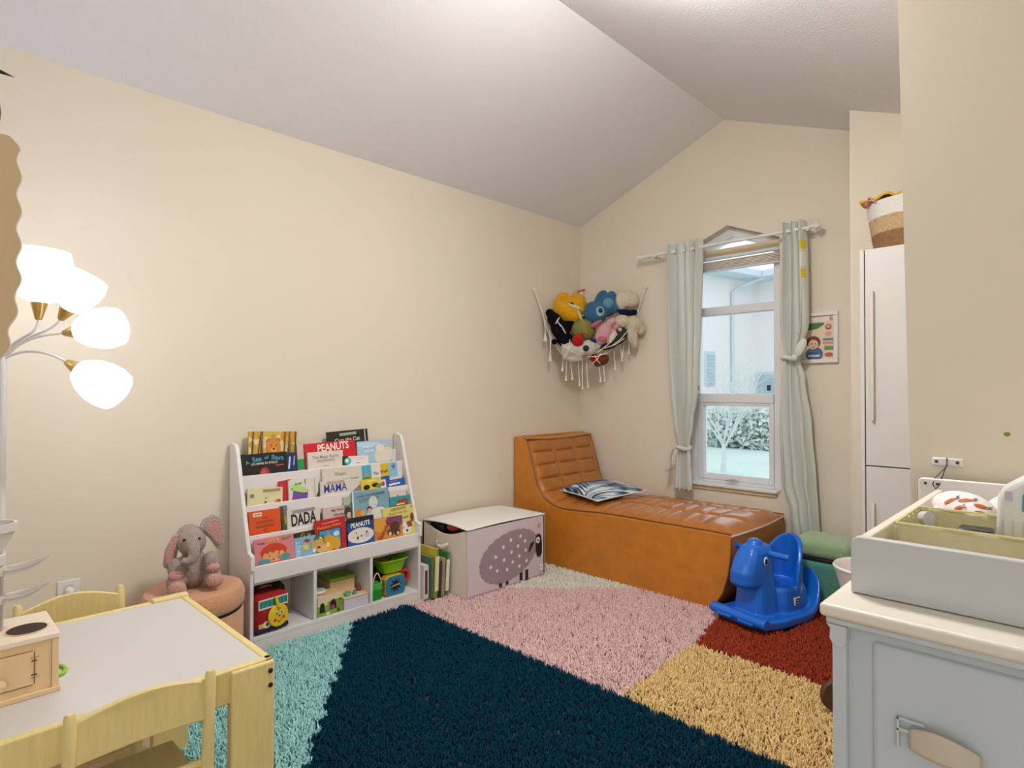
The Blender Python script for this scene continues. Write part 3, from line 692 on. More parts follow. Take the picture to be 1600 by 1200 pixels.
book('B', 0, -2.025, -1.857, .757, .760, 'colour blocked book The Wolf with red, yellow and blue panels', [('r', 0, .3, .34, 1, '#4fb3cf'), ('p', [(.05, .38), (.3, .38), (.2, .8), (.12, .62)], '#b79a6a'), ('e', .17, .4, .17, .12, '#4f8a3a'), ('r', 0, .1, .34, .3, '#cc2a2a'), ('r', .36, .45, .68, 1, '#e6e0e0'), ('r', .68, .45, 1, 1, '#e4bb34'), ('r', .36, .1, .68, .45, '#a3c8e8'), ('r', .68, .05, 1, .45, '#1f5aa6'), ('t', 'The', .5, .62, .2, .03, '#26241f'), ('t', 'Wolf', .80, .66, .3, .03, '#4a3a14')], '#e4e0dd')
book('B', 0, -1.857, -1.775, .760, .764, 'white book with a light blue square at the far right of the second tier', [('r', 0, .38, .66, 1, '#85c8e6'), ('r', .3, .7, .42, .95, '#d05a78'), ('r', .2, .78, .52, .86, '#4f6cc0')], '#e6dcdc')
book('B', 1, -1.886, -1.768, .664, .670, 'blue board book with white script on the second tier right end', [('l', 0, .45, .35, .6, .04, '#eef2f8'), ('l', 0, .4, .75, .35, .04, '#e05a6a')], '#1f62b0')
book('B', 1, -1.925, -1.888, .672, .674, 'slim white book with a red dot beside the yellow goggle eyed book', [('e', .5, .5, .3, .3, '#c5302e')], '#e6e8e2')
# tier C
book('C', 0, -2.633, -2.487, .606, .606, 'plain orange book with a small white label on the third tier', [('r', .13, .76, .40, .93, '#efe4c8'), ('l', 0, .265, .845, .2, .03, '#4a4030'), ('l', 0, .5, .66, .2, .02, '#a8401c'), ('l', 0, .5, .5, .55, .02, '#b84a20'), ('l', 0, .5, .3, .6, .02, '#b84a20'), ('e', .5, .12, .07, .08, '#c2481e')], '#e0561f')
book('C', 0, -2.487, -2.454, .612, .614, 'thin book with green and mauve photo strips between the orange book and DADA', [('r', 0, 0, .45, 1, '#3c5a2c'), ('r', .45, .55, 1, 1, '#8a7a9c'), ('r', .45, .2, 1, .55, '#d4b83a'), ('l', 0, .72, .8, .3, 1.5, '#b03a5a')], '#6a6a5a')
book('C', 1, -2.461, -2.296, .590, .590, 'grey board book with black block letters DADA on the third tier', [('t', 'DADA', .50, .46, .76, .04, '#1f1e20'), ('l', 0, .5, .90, .7, .03, '#a09a98')], '#ddd6d0')
book('C', 0, -2.273, -2.121, .575, .574, 'pinkish book My First Words with a dark haired child in the corner', [('t', 'My First', .52, .72, .42, .05, '#4a4240'), ('t', 'Words', .56, .42, .36, .05, '#4a4240'), ('e', .9, .45, .14, .42, '#4a3a34'), ('e', .93, .25, .08, .22, '#d8b8a4')], '#d8c2ba')
book('C', 0, -2.158, -2.112, .612, .613, 'pale green book edge behind the third tier', [('r', .8, 0, .95, .7, '#2a2e2a')], '#b9c2a8')
book('C', 1, -2.117, -1.896, .635, .636, 'grey blue book Love You Forever with a seated child on the third tier', [('r', 0, 0, .04, 1, '#dfe4e6'), ('t', 'LOVE YOU FOREVER', .5, .80, .78, .03, '#274358'), ('l', 0, .45, .64, .55, .03, '#6b93a4'), ('e', .55, .5, .12, .24, '#d6d8d2'), ('e', .68, .12, .2, .16, '#dfe2dc'), ('e', .16, .14, .12, .18, '#d98a32'), ('e', .26, .12, .06, .12, '#e3a868'), ('e', .44, .26, .07, .1, '#4a3026'), ('e', .44, .2, .055, .09, '#e0b898'), ('r', .36, .0, .52, .12, '#c6d4dc')], '#84a9b8')
book('C', 0, -1.883, -1.756, .611, .613, 'light pink book with rabbit ears at the right of the third tier', [('e', .4, .72, .04, .05, '#c04a5a'), ('e', .88, .8, .05, .16, '#b89a8a'), ('e', .94, .7, .04, .14, '#b89a8a')], '#e2d2cb')
book('C', 1, -1.892, -1.760, .580, .580, 'teal book with a brown curved shape at the right of the third tier', [('p', [(.12, 0), (.22, .4), (.4, .72), (.62, .82), (.85, .8), (.92, .3), (.9, 0)], '#9a4a2a'), ('l', 0, .52, .45, .4, .03, '#ece2d0')], '#2a9aa6')
# tier D (front)
book('D', 1, -2.631, -2.449, .489, .490, 'pink book with a red haired child wearing a teal scarf on the front tier',
     [('e', .47, .42, .33, .34, '#cf4326'), ('p', [(.14, .45), (.2, .2), (.75, .2), (.82, .5)], '#cf4326'), ('e', .47, .27, .28, .24, '#e9aa70'), ('p', [(.24, .44), (.32, .36), (.38, .46), (.46, .37), (.54, .47), (.62, .38), (.7, .46), (.72, .62), (.26, .62)], '#cf4326'), ('e', .22, .09, .17, .10, '#3f9fa6'), ('e', .74, .16, .16, .12, '#3f9fa6'), ('e', .36, .28, .016, .028, '#2b211c'), ('e', .60, .33, .016, .028, '#2b211c'), ('e', .62, .2, .07, .06, '#df7a52'), ('e', .46, .13, .025, .03, '#8a3a2a'), ('t', 'Toes,', .16, .83, .2, .05, '#5a5a9c'), ('t', 'Ears, &', .47, .87, .28, .05, '#f0d040'), ('t', 'Nose!', .80, .90, .24, .05, '#5a9a4a'), ('r', 0, 0, 1, .025, '#c84a5a')], '#e2848a')
book('D', 1, -2.448, -2.282, .464, .466, 'sky blue board book with a yellow star and a teddy bear on the front tier', [('t', 'FIRST', .12, .42, .46, PI / 2, '#cfe2ee'), ('s', .34, .45, .13, 6, '#e6d430'), ('p', [(.28, .78), (.36, .9), (.5, .78), (.4, .66)], '#a8403a'), ('p', [(.58, .72), (.62, .92), (.9, .92), (.92, .5)], '#3a7a4a'), ('e', .8, .78, .04, .06, '#e8ece8'), ('e', .70, .45, .2, .28, '#d8a863'), ('e', .82, .2, .17, .22, '#e0b878'), ('e', .56, .62, .06, .09, '#d8a863'), ('e', .82, .68, .06, .09, '#d8a863'), ('e', .73, .3, .05, .06, '#5a3020'), ('e', .58, .2, .05, .12, '#e6e6ea')], '#86b6d4')
book('D', 0, -2.44, -2.337, .484, .487, 'dark green book with yellow title G is behind the front tier', [('t', 'G is', .55, .84, .5, .03, '#e0a838')], '#26301a')
book('D', 1, -2.342, -2.181, .527, .531, 'red book Peekaboo Kisses with a yellow animal on a blue window', [('r', .10, .02, .84, .68, '#14181c'), ('r', .13, .04, .81, .66, '#3b9ed0'), ('e', .68, .5, .1, .08, '#dfe6e8'), ('e', .42, .24, .24, .25, '#e0a828'), ('e', .66, .2, .13, .2, '#e0a828'), ('p', [(.36, .5), (.41, .66), (.47, .48)], '#d8941f'), ('e', .38, .2, .06, .08, '#ecc9a0'), ('t', 'Peekaboo Kisses', .46, .78, .78, .05, '#e8a03a'), ('t', 'a touch and feel book', .5, .90, .56, .05, '#f0d8d0')], '#c11f22')
book('D', 1, -2.169, -2.017, .513, .514, 'navy and white comic book titled PEANUTS on the front tier', [('r', 0, .82, 1, 1, '#141c2c'), ('r', 0, 0, 1, .3, '#2a5a9c'), ('e', .48, .33, .50, .28, '#e6e2da'), ('t', 'PEANUTS', .48, .74, .72, .05, '#f0f0ee'), ('p', [(.3, .2), (.36, .34), (.4, .2)], '#2a2a2e'), ('p', [(.46, .28), (.5, .36), (.54, .26)], '#2a2a2e'), ('r', .14, .3, .24, .31, '#2a2a2e'), ('r', .62, .32, .8, .33, '#2a2a2e'), ('r', .64, .25, .76, .26, '#2a2a2e'), ('e', .7, .42, .03, .04, '#2a2a2e'), ('e', .3, .44, .02, .03, '#2a2a2e')], '#1f4a86')
book('D', 1, -2.016, -1.84, .488, .486, 'orange and plum book Sunshine with two dark bears on the front tier', [('e', .25, .7, .3, .35, '#e0a03a'), ('e', .75, .8, .35, .3, '#7c4a78'), ('e', .7, .15, .4, .2, '#d98f3c'), ('e', .72, .5, .17, .27, '#5a3426'), ('e', .56, .26, .12, .17, '#5a3a2e'), ('e', .54, .2, .05, .1, '#e0c8a8'), ('e', .80, .22, .11, .16, '#4a2a2a'), ('e', .82, .18, .05, .08, '#d8c0a0'), ('t', 'Sunshine', .38, .50, .75, .95, '#a83028')], '#c9823c')
book('D', 0, -1.951, -1.756, .530, .533, 'yellow touch book titled That\'s not my with a brown and white puppy', [('t', "That's not my...", .5, .78, .66, .05, '#8a6a3a'), ('t', 'book', .7, .6, .24, .05, '#8a6a3a'), ('l', 0, .5, .92, .5, .04, '#b0a050'), ('e', .72, .22, .16, .22, '#e9e6e0'), ('p', [(.72, .42), (.90, .44), (.92, .24), (.78, .22)], '#9c4a2c'), ('e', .93, .55, .06, .16, '#7a5230'), ('e', .74, .12, .04, .04, '#2a201c'), ('e', .62, .24, .015, .025, '#2a201c'), ('e', .93, .93, .02, .03, '#4a3a24')], '#e0d477')

# ------------------------------------------------------------------ books standing on the floor by the chest
def floor_book(x, y, yaw, tilt, w, h, th, cover, spine, label, txt=None, tc='#ffffff', pages='#efe8da'):
    t = thing('standing_book', label, 'book', (x, y, .008), group='books leaning between shelf and toy chest')
    t.rotation_euler = (0, tilt, yaw)
    # spine faces -y local, width along +y, thickness along x
    MB().box((0, 0, 0), (.0018, w, h)).box((th - .0018, 0, 0), (th, w, h)).box((0, -.001, 0), (th, .0015, h)).build('cover', ink(cover), t, local=True, smooth=False)
    MB().box((.0018, .0015, .003), (th - .0018, w - .003, h - .003)).build('pages', ink(pages), t, local=True, smooth=False)
    sh = [('r', .001, .002, th - .001, h - .002, spine)]
    if txt: sh.append(('l', 0, th / 2, h * .5, h * .7, -PI / 2, tc))
    art(t, sh, lambda a, b, d: (a, -.001 - d, b), 'spine_print')
# they lean against the chest's end, spines out to the room (+x): rotate so -y local points to +x
FB = [(.245, -1.728, 0, .185, .034, '#e8e2dc', '#e6dfd8', 'white picture book with brown spine letters nearest the bookcase', 'LOGOS', '#6a3a34'),
      (.262, -1.690, .02, .225, .014, '#4f7a58', '#55805c', 'dusty green book between the white and yellow ones', None, ''),
      (.275, -1.672, .035, .270, .015, '#d8c83c', '#7d8f3a', 'yellow book with an olive spine among the floor books', 'ANIMALS', '#e8e2b0'),
      (.283, -1.652, .045, .200, .013, '#2a3434', '#39403e', 'thin dark book among the floor books', None, ''),
      (.292, -1.636, .05, .215, .014, '#caa68c', '#b98f74', 'tan book with a brown spine next to the green one', None, ''),
      (.30, -1.619, .06, .245, .013, '#2f7a3c', '#3a8a46', 'bright green book touching the sheep toy chest', 'BOOKS', '#dfe8c8')]
for x, y, tl, h, th, cv, sp, lb, tx, tcx in FB:
    floor_book(x + .02, y, PI / 2, 0, h * .78, h, th, cv, sp, lb, tx, tcx)
    o = [k for k in COL.objects if k.get('label') == lb][0]
    o.rotation_euler = Euler((0, 0, 0)); o.matrix_basis = Matrix.Translation((x + .02, y, .012)) @ Matrix.Rotation(-tl, 4, 'X') @ Matrix.Rotation(PI / 2, 4, 'Z')

# ------------------------------------------------------------------ toys in the cubbies (floor of the cubbies z = .068)
Z0 = .069
# soft activity cube
c = thing('activity_cube', 'soft red and teal activity cube with a smiling yellow face tag in left cubby', 'toy', (.17, -2.56, Z0)); c.rotation_euler = (0, 0, .12)
MB().box((-.07, -.082, .0), (.07, .082, .17)).build('cube_body', mat('soft_red', '#a3141c', .9, var=.08, bump=.2), c, local=True, bevel=.03, seg=4)
MB().box((-.0715, -.0825, .004), (.0715, .0825, .03)).build('base_band', mat('soft_navy', '#20284a', .9), c, local=True, bevel=.012)
MB().tube([(.0, -.075, .12), (.0, -.07, .19), (.0, -.02, .216), (.0, .04, .208), (.0, .078, .165), (.0, .086, .10)], [.02, .02, .02, .02, .02, .015], 8).build('handle', mat('dark_fleece', '#2a1a16', .95, bump=.4), c, local=True)
art(c, [('r', -.07, .11, .074, .155, '#e8e0d0'), ('r', -.065, .118, .07, .148, '#3a9a92')] + [('r', -.06 + .02 * i, .118, -.053 + .02 * i, .148, '#2c7a78') for i in range(7)] + [('r', -.07, .03, .07, .05, '#e2b84a'), ('e', -.03, .042, .02, .016, '#e9e0d2'), ('e', -.03, .042, .006, .008, '#2a2a2a')], lambda a, b, d: (.0705 + d, a, b), 'front_print')
f = MB().lathe([(.0, 0), (.046, 0), (.05, .004), (.046, .009), (0, .010)], (.076, .02, .07), 28, R=rotm((1, 0, .05))).build('face_tag', mat('yellow_felt', '#e6c41c', .8, bump=.1), c, local=True)
MB().tube([(.085, .02, .11), (.084, .012, .13), (.08, .008, .158)], .007, 6).build('strap', mat('yellow_felt', '#e6c41c'), c, local=True)
art(f, [('e', .008, .083, .007, .008, '#e8e8ec'), ('e', .032, .085, .007, .008, '#e8e8ec'), ('e', .008, .083, .004, .005, '#1c1c24'), ('e', .032, .085, .004, .005, '#1c1c24'), ('e', .0, .055, .007, .007, '#d2372a'), ('e', .042, .06, .007, .007, '#d2372a'), ('p', [(.010, .052), (.020, .046), (.032, .050), (.036, .056), (.030, .047), (.02, .042), (.012, .047)], '#b83a2a'), ('e', .02, .104, .006, .006, '#a85a2a'), ('e', .02, .104, .0035, .0035, '#e6c41c'), ('e', .02, .071, .004, .0035, '#2a2020')], lambda a, b, d: (.0865 + d, a, b), 'face_print')
# garden box with holes
c = thing('garden_toy_box', 'wooden toy box painted with a green garden in middle cubby', 'toy', (.19, -2.26, Z0))
MB().box((-.05, -.075, 0), (.045, .06, .095)).build('box_body', M_birch, c, local=True, bevel=.002)
art(c, [('r', -.074, .003, .059, .05, '#86ad3a'), ('e', -.02, .05, .05, .02, '#86ad3a'), ('r', -.074, .05, .059, .094, '#e6d3ae'), ('e', .02, .058, .045, .012, '#86ad3a'), ('p', [(-.065, .018), (-.035, .018), (-.04, .06), (-.05, .066), (-.06, .06)], '#1d2a1c'), ('p', [(-.012, .025), (.026, .025), (.022, .06), (.008, .075), (-.008, .06)], '#3a1a24'), ('e', .004, .034, .012, .012, '#b8388a'), ('e', -.02, .010, .01, .007, '#ece8e0'), ('e', .035, .015, .008, .01, '#2f5a2a'), ('e', .045, .065, .008, .006, '#3f7a2a'), ('e', .042, .04, .006, .01, '#c86a4a')], lambda a, b, d: (.0455 + d, a, b), 'garden_print')
o = MB().lathe([(0, .097), (.035, .097), (.042, .104), (.036, .112), (0, .110)], (.17, -2.30, Z0)).build('toy_plate', mat('grey_white', '#d8d4d0', .6)); tag(o, 'small white round toy dish on the garden toy box', 'toy')
c = thing('lidded_box', 'wooden box with lime green lid at the back of middle cubby', 'box', (.09, -2.15, Z0))
MB().box((-.06, -.07, 0), (.055, .07, .12)).build('box_body', M_birch, c, local=True, bevel=.002)
MB().box((-.064, -.074, .12), (.06, .074, .138)).build('lid', plastic('#86a82a'), c, local=True, bevel=.003)
c = thing('shape_sorter', 'white peg box with coloured pegs at front of middle cubby', 'toy', (.19, -2.12, Z0))
MB().box((-.05, -.075, 0), (.05, .062, .052)).build('box_body', mat('lavender_white', '#d6d2de', .6), c, local=True, bevel=.002)
MB().box((-.052, -.077, .052), (.052, .064, .059)).build('top_board', M_birch, c, local=True, bevel=.002)
for i in range(3): MB().lathe([(0, .0595), (.013, .0595), (.013, .0600), (0, .0602)], (-.022, -.052 + .042 * i, 0), 16).build('peg_hole', ink('#7a5a3a'), c, local=True)
for (px, py, r, hh, cc) in ((.022, -.045, .014, .024, '#43b894'), (.025, -.003, .011, .02, '#3a9ab8'), (-.01, .045, .011, .034, '#8a3038')):
    MB().lathe([(r, .059), (r, .059 + hh * .5), (r * .45, .059 + hh * .75), (r * .5, .059 + hh), (0, .061 + hh)], (px, py, 0), 14).build('peg', plastic(cc), c, local=True)
# right cubby
o = MB().ell((.075, -1.985, Z0 + .165), .052, n=24, k=16).build('toy_ball', mat('orange_ball', '#d99a2a', .6, var=.2, vscale=8)); tag(o, 'orange toy ball at the back of right cubby', 'ball')
o = MB().box((.03, -2.03, Z0), (.125, -1.80, Z0 + .11)).build('toy_crate', mat('maroon_board', '#6a2a22', .8), bevel=.004); tag(o, 'dark red toy crate at the back of right cubby', 'box')
c = thing('toy_basket', 'lime green toy shopping basket in right cubby', 'basket', (.155, -1.875, Z0 + .112))
bk = MB(); bk.lathe([(.0, .0), (.048, .0), (.066, .062), (.074, .066), (.074, .072), (.062, .070), (.044, .006), (0, .006)], (0, 0, 0), 32, sq=5); bk.build('tub', plastic('#8cc41e'), c, local=True)
c.scale = (.95, 1.2, 1.)
o = MB().tube([(.14, -1.91, Z0 + .16), (.165, -1.85, Z0 + .20), (.19, -1.79, Z0 + .232)], [.012, .009, .008], 8).build('toy_spatula', plastic('#1c2218')); tag(o, 'black toy spatula sticking out of the green basket', 'toy')
o = MB().ell((.15, -1.905, Z0 + .16), (.025, .03, .02)).build('toy_carrot', plastic('#b0642a')); tag(o, 'orange toy food in the green basket', 'toy')
c = thing('storage_tin', 'blue tin with yellow dotted rim and a dark lettered badge in right cubby', 'tin', (.205, -1.885, Z0)); c.rotation_euler = (0, 0, .0)
rp = [(-.062, .012), (-.05, 0), (.05, 0), (.062, .012), (.062, .088), (.045, .104), (-.045, .104), (-.062, .088)]
MB().prism([(a, b) for a, b in rp], lambda a, b, d: (d, a, b), -.03, .02).build('tin_rim', mat('yellow_tin', '#d8a92a', .5, var=.4, vscale=90), c, local=True, bevel=.004)
MB().prism([(a * .96, b * .97 + .0015) for a, b in rp], lambda a, b, d: (d, a, b), .02, .024).build('tin_face', plastic('#1b7fa0'), c, local=True, bevel=.002)
art(c, [('s', 0, .053, .04, 9, '#1a1a2a'), ('l', 0, 0, .053, .05, .12, '#d9a14a')], lambda a, b, d: (.0245 + d, a, b), 'badge')
c = thing('toy_milk_carton', 'green toy carton with a wire handle at the left of right cubby', 'toy', (.20, -2.00, Z0))
MB().box((-.03, -.03, 0), (.03, .03, .05)).build('carton_body', plastic('#1f8a2e'), c, local=True, bevel=.003)
MB().box((-.031, -.031, .05), (.031, .031, .085)).build('carton_top', plastic('#48b04a'), c, local=True, bevel=.003)
MB().tube([(.028, -.028 + .056 * i / 10, .085 + .055 * math.sin(PI * i / 10)) for i in range(11)], .003, 6).build('handle', ink('#d8d0c8'), c, local=True)
o = MB().ell((.13, -2.0, Z0 + .14), (.03, .026, .03)).build('toy_apple', plastic('#a81a22')); tag(o, 'red toy fruit behind the green carton', 'toy')
o = MB().lathe([(.02, -.012), (.034, -.012), (.038, 0), (.034, .012), (.02, .012), (.02, -.012)], (.17, -1.795, Z0 + .075), 24, R=rotm((1, 0, .2))).build('stacking_ring', plastic('#c2301f')); tag(o, 'red toy ring at the right end of right cubby', 'toy')

# ------------------------------------------------------------------ floor lamp
lp = thing('floor_lamp', 'white multi-arm floor lamp with glowing tulip shades by the left wall', 'lamp', (.295, -3.497, 0))
MB().lathe([(0, 0), (.13, 0), (.13, .012), (.12, .022), (.02, .032), (0, .032)], (.295, -3.497, 0), 32).build('base', M_white, lp)
MB().tube([(.295, -3.497, .03), (.295, -3.497, 1.27)], .011, 12).build('pole', M_white, lp)
M_shade = mat('lit_shade', '#f3f5ff', .5, var=0, emit=LAMP_W)
HUB = Vector((.295, -3.497, 1.26))
SH = [((.376, -3.414, 1.395), (.03, .03, 1), 1.25), ((.428, -3.362, 1.395), (.40, .40, .83), .92), ((.436, -3.354, 1.349), (.7, .7, .12), .98), ((.443, -3.347, 1.252), (.62, .62, -.52), 1.05), ((.19, -3.60, 1.42), (-.25, -.6, .8), 1.0)]
for (nk, ax, sc) in SH:
    nk = Vector(nk); ax = Vector(ax).normalized(); R_ = rotm(ax)
    MB().lathe([(.007, -.002), (.010, 0), (.026, .05 * sc), (.024, .052 * sc)], nk, 18, R=R_).build('socket', M_brass, lp)
    pr = [(.024, .045), (.040, .055), (.058, .085), (.069, .125), (.070, .155), (.064, .185), (.060, .186), (.064, .150), (.062, .12), (.05, .08), (.03, .055)]
    MB().lathe([(r * sc, z * sc) for r, z in pr], nk, 28, R=R_).build('lamp_shade', M_shade, lp)
    a = HUB; mid = (HUB + nk) / 2 + Vector((0, 0, .055))
    c2 = nk - ax * .07
    pts = []
    for i in range(15):
        t = i / 14; pts.append((1 - t) ** 3 * a + 3 * (1 - t) ** 2 * t * (a + (nk - a) * .35 + Vector((0, 0, .05))) + 3 * (1 - t) * t * t * c2 + t ** 3 * nk)
    MB().tube(pts, .0045, 8).build('arm', M_white, lp)

# ------------------------------------------------------------------ hanging scalloped panel
hp_ = thing('hanging_panel', 'tan panel with a scalloped edge hanging at the left edge of the photo', 'wall hanging', (1.25, -3.64, 1.14))
edge = []
for i in range(91):
    t = i / 90; z = 1.70 - .555 * t
    tap = 0 if t < .55 else ((t - .55) / .45) ** 1.6
    w = .075 - .045 * tap + .0045 * math.sin(2 * PI * (t * 7.6 + .1)) * (1 + .5 * tap)
    if t < .04: w *= .75 + .25 * t / .04
    edge.append((w, z))
poly = [(-3.634 + w, z) for w, z in edge] + [(-3.634 - w, z) for w, z in edge[::-1]]
MB().prism(poly, YZ, 1.244, 1.256).build('panel_board', mat('tan_felt', '#c2aa82', .8, var=.1, vscale=5), hp_, smooth=False)
MB().tube([(1.25, -3.634 + w + .001, z) for w, z in edge], .0022, 6).build('rim', mat('pale_rim', '#ddd6cc', .6), hp_)
MB().tube([(1.25, -3.634, 1.69), (1.25, -3.634, zc(1.25) - .002)], .002, 6).build('cord', M_black, hp_)
MB().ell((1.25, -3.618, 1.745), (.026, .03, .048)).build('bead', mat('maroon_bead', '#3a1420', .3), hp_)
MB().lathe([(0, -.03), (.006, 0), (0, .035)], (1.25, -3.60, 1.835), 8, R=rotm((0, 1, -.15))).build('spike', M_black, hp_)
MB().lathe([(0, -.03), (.007, 0), (0, .03)], (1.25, -3.60, 1.69), 8, R=rotm((0, 1, -.4))).build('spike', M_black, hp_)

# ------------------------------------------------------------------ play table, chairs
TZ = .50; TX0, TX1, TY0, TY1 = .795, 1.447, -3.86, -3.085
tb = thing('play_table', 'maple play table with a white top in the left foreground', 'table', (1.12, -3.45, 0))
MB().box((TX0 + .018, TY0 + .018, TZ - .016), (TX1 - .018, TY1 - .018, TZ - .003)).build('tabletop', mat('white_laminate', '#d0ccc9', .4, var=.01), tb, bevel=.001)
for a, b in (((TX0, TY1 - .02, TZ - .07), (TX1, TY1, TZ)), ((TX0, TY0, TZ - .07), (TX1, TY0 + .02, TZ)), ((TX0, TY0, TZ - .08), (TX0 + .02, TY1, TZ)), ((TX1 - .02, TY0, TZ - .08), (TX1, TY1, TZ))):
    MB().box(a, b).build('edge_rail', M_maple, tb, bevel=.004)
for x0, x1 in ((TX0 - .004, TX0 + .026), (TX1 - .024, TX1 + .006)):
    for y0, y1 in ((TY1 - .10, TY1 + .004), (TY0 - .004, TY0 + .10)):
        lg = MB().box((x0, y0, 0), (x1, y1, TZ + (.008 if x0 < 1 else -.006))).build('leg', M_maple, tb, bevel=.006, seg=3)
        if x0 > 1 and y0 > -3.3:
            for z in (.470, .435): MB().lathe([(0, 0), (.006, 0), (.006, .002), (0, .003)], (x1, TY1 - .008, z), 12, R=rotm((1, 0, 0))).build('screw', M_steel, lg)
def chair(label, loc, rz):
    t = thing('play_chair', label, 'chair', loc, rz, 'small maple chairs at the play table')
    # local: back at +x, seat towards -x
    MB().box((-.25, -.13, .255), (0.01, .13, .275)).build('seat', M_maple, t, local=True, bevel=.006)
    for s in (-1, 1):
        MB().tube([(.0, s * .127, 0), (.0, s * .127, .27), (.008, s * .127, .40), (.02, s * .127, .530), (.02, s * .127, .537)], [.014, .014, .0125, .011, .007], 12).build('back_post', M_maple, t, local=True)
        MB().tube([(-.235, s * .115, 0), (-.235, s * .115, .26)], .014, 12).build('leg', M_maple, t, local=True)
    poly = [(-.12, .43)] + [(-.12 + .24 * i / 14, .515 + .026 * math.sin(PI * i / 14)) for i in range(15)] + [(.12, .43)] + [(.12 - .24 * i / 14, .43 + .012 * math.sin(PI * i / 14)) for i in range(1, 14)]
    MB().prism(poly, lambda a, b, d: (d + .012 - (1 - (a / .12) ** 2) * -.012, a, b), -.007, .007).build('backrest', M_maple, t, local=True, bevel=.003)
    MB().tube([(0, -.12, .33), (0, .12, .33)], .009, 10).build('back_rail', M_maple, t, local=True)
    MB().tube([(-.235, -.115, .14), (-.235, .115, .14)], .007, 8).build('stretcher', M_maple, t, local=True)
    for s in (-1, 1): MB().tube([(-.235, s * .115, .12), (0, s * .125, .12)], .007, 8).build('stretcher', M_maple, t, local=True)
    return t
chair('small maple chair with arched back on the near side of the play table', (1.478, -3.374, 0), 0)
chair('small maple chair on the far side of the play table by the wall', (.70, -3.367, 0), PI)

# ball drop tower
bt = thing('ball_drop_tower', 'birch ball drop box with a clear tower on the play table', 'toy', (1.18, -3.64, TZ))
Bx0, Bx1, By0, By1, Bz0, Bz1 = 1.092, 1.271, -3.82, -3.485, TZ - .003, .626
MB().box((Bx0 - .002, By0, Bz0), (Bx1 + .004, By1 + .003, Bz0 + .012)).build('base_board', M_birch, bt, bevel=.002)
MB().box((Bx0 + .004, By0, Bz0 + .012), (Bx1 - .003, By1 - .012, Bz1 - .012)).build('box_body', M_birch, bt, bevel=.001)
MB().box((Bx0 + .002, By1 - .012, Bz0 + .012), (Bx1, By1, Bz1 - .012)).build('corner_post', M_birch, bt, bevel=.001)
MB().box((Bx0, By0, Bz1 - .012), (Bx1 + .002, By1 + .002, Bz1)).build('top_board', wood('birch_pale', '#ecdac4', (10, 2, 2)), bt, bevel=.002)
MB().lathe([(0, .0004), (.036, .0004), (.036, .0008), (0, .0008)], (1.205, -3.533, Bz1), 28).build('ball_hole', mat('dark_hole', '#3a281c', .9), bt)
MB().lathe([(.036, 0), (.039, .0012), (.036, .0016)], (1.205, -3.533, Bz1), 28, cap=False).build('hole_rim', M_birch, bt)
d = MB().box((Bx1 - .003, -3.80, .525), (Bx1 - .0005, -3.527, .598)).build('door', M_birch, bt, bevel=.001)
lines = [('r', -3.80, .597, -3.530, .5985, '#6a4a26'), ('r', -3.80, .524, -3.530, .5255, '#6a4a26'), ('r', -3.5285, .527, -3.527, .596, '#6a4a26'), ('r', -3.533, .545, -3.523, .5475, '#2a2018'), ('r', -3.533, .575, -3.523, .5775, '#2a2018'), ('r', -3.535, .540, -3.519, .541, '#7a5a34'), ('r', -3.535, .583, -3.519, .584, '#7a5a34')]
art(d, lines, lambda a, b, dd: (Bx1 - .0004 + dd, a, b), 'door_outline', local=False)
MB().lathe([(.004, 0), (.004, .006), (.010, .010), (.010, .016), (0, .019)], (Bx1, -3.585, .545), 16, R=rotm((1, 0, 0))).build('knob', M_birch, bt)
TXc, TYc = 1.165, -3.592
MB().lathe([(.019, Bz1), (.019, .80)], (TXc, TYc, 0), 20).build('dowel', mat('walnut_tube', '#9a6a48', .5, var=.15), bt)
MB().lathe([(.0225, Bz1), (.0225, .805), (.021, .805), (.021, Bz1)], (TXc, TYc, 0), 24).build('clear_tube', clear_plastic(), bt)
MB().lathe([(.0225, .77), (.026, .773), (.026, .792), (.022, .796), (.022, .802), (.035, .828), (.042, .845), (.046, .846), (.046, .863), (.040, .863), (.037, .846), (.02, .81)], (TXc, TYc, 0), 28).build('funnel', mat('frosted_plastic', '#d9d2cc', .4, var=0), bt)
for z, dy in ((.760, .082), (.698, .082)):
    def tray(u, v, z=z, dy=dy):
        a = .02 + dy * u; w = .030 * math.sin(PI * (.30 + .70 * u)) + .0005; s = 2 * v - 1
        return (TXc + .03 * u + w * s * .9, TYc + a, z + .022 * u * u + .45 * w * (s * s - 1))
    MB().grid(tray, 14, 10).build('leaf_tray', clear_plastic(), bt, solid=.0015)
    MB().lathe([(.0225, z - .012), (.0265, z - .012), (.0265, z + .006), (.0225, z + .006)], (TXc, TYc, 0), 20).build('collar', mat('frosted_plastic', '#d9d2cc'), bt)
o = MB().tube([(1.16 + .034 * math.cos(2 * PI * i / 24), -3.478 + .022 * math.sin(2 * PI * i / 24), TZ + .001) for i in range(25)], .004, 8, cap=False).build('toy_ring', plastic('#8fcf2a')); tag(o, 'lime green plastic ring on the play table behind the ball drop box', 'toy')

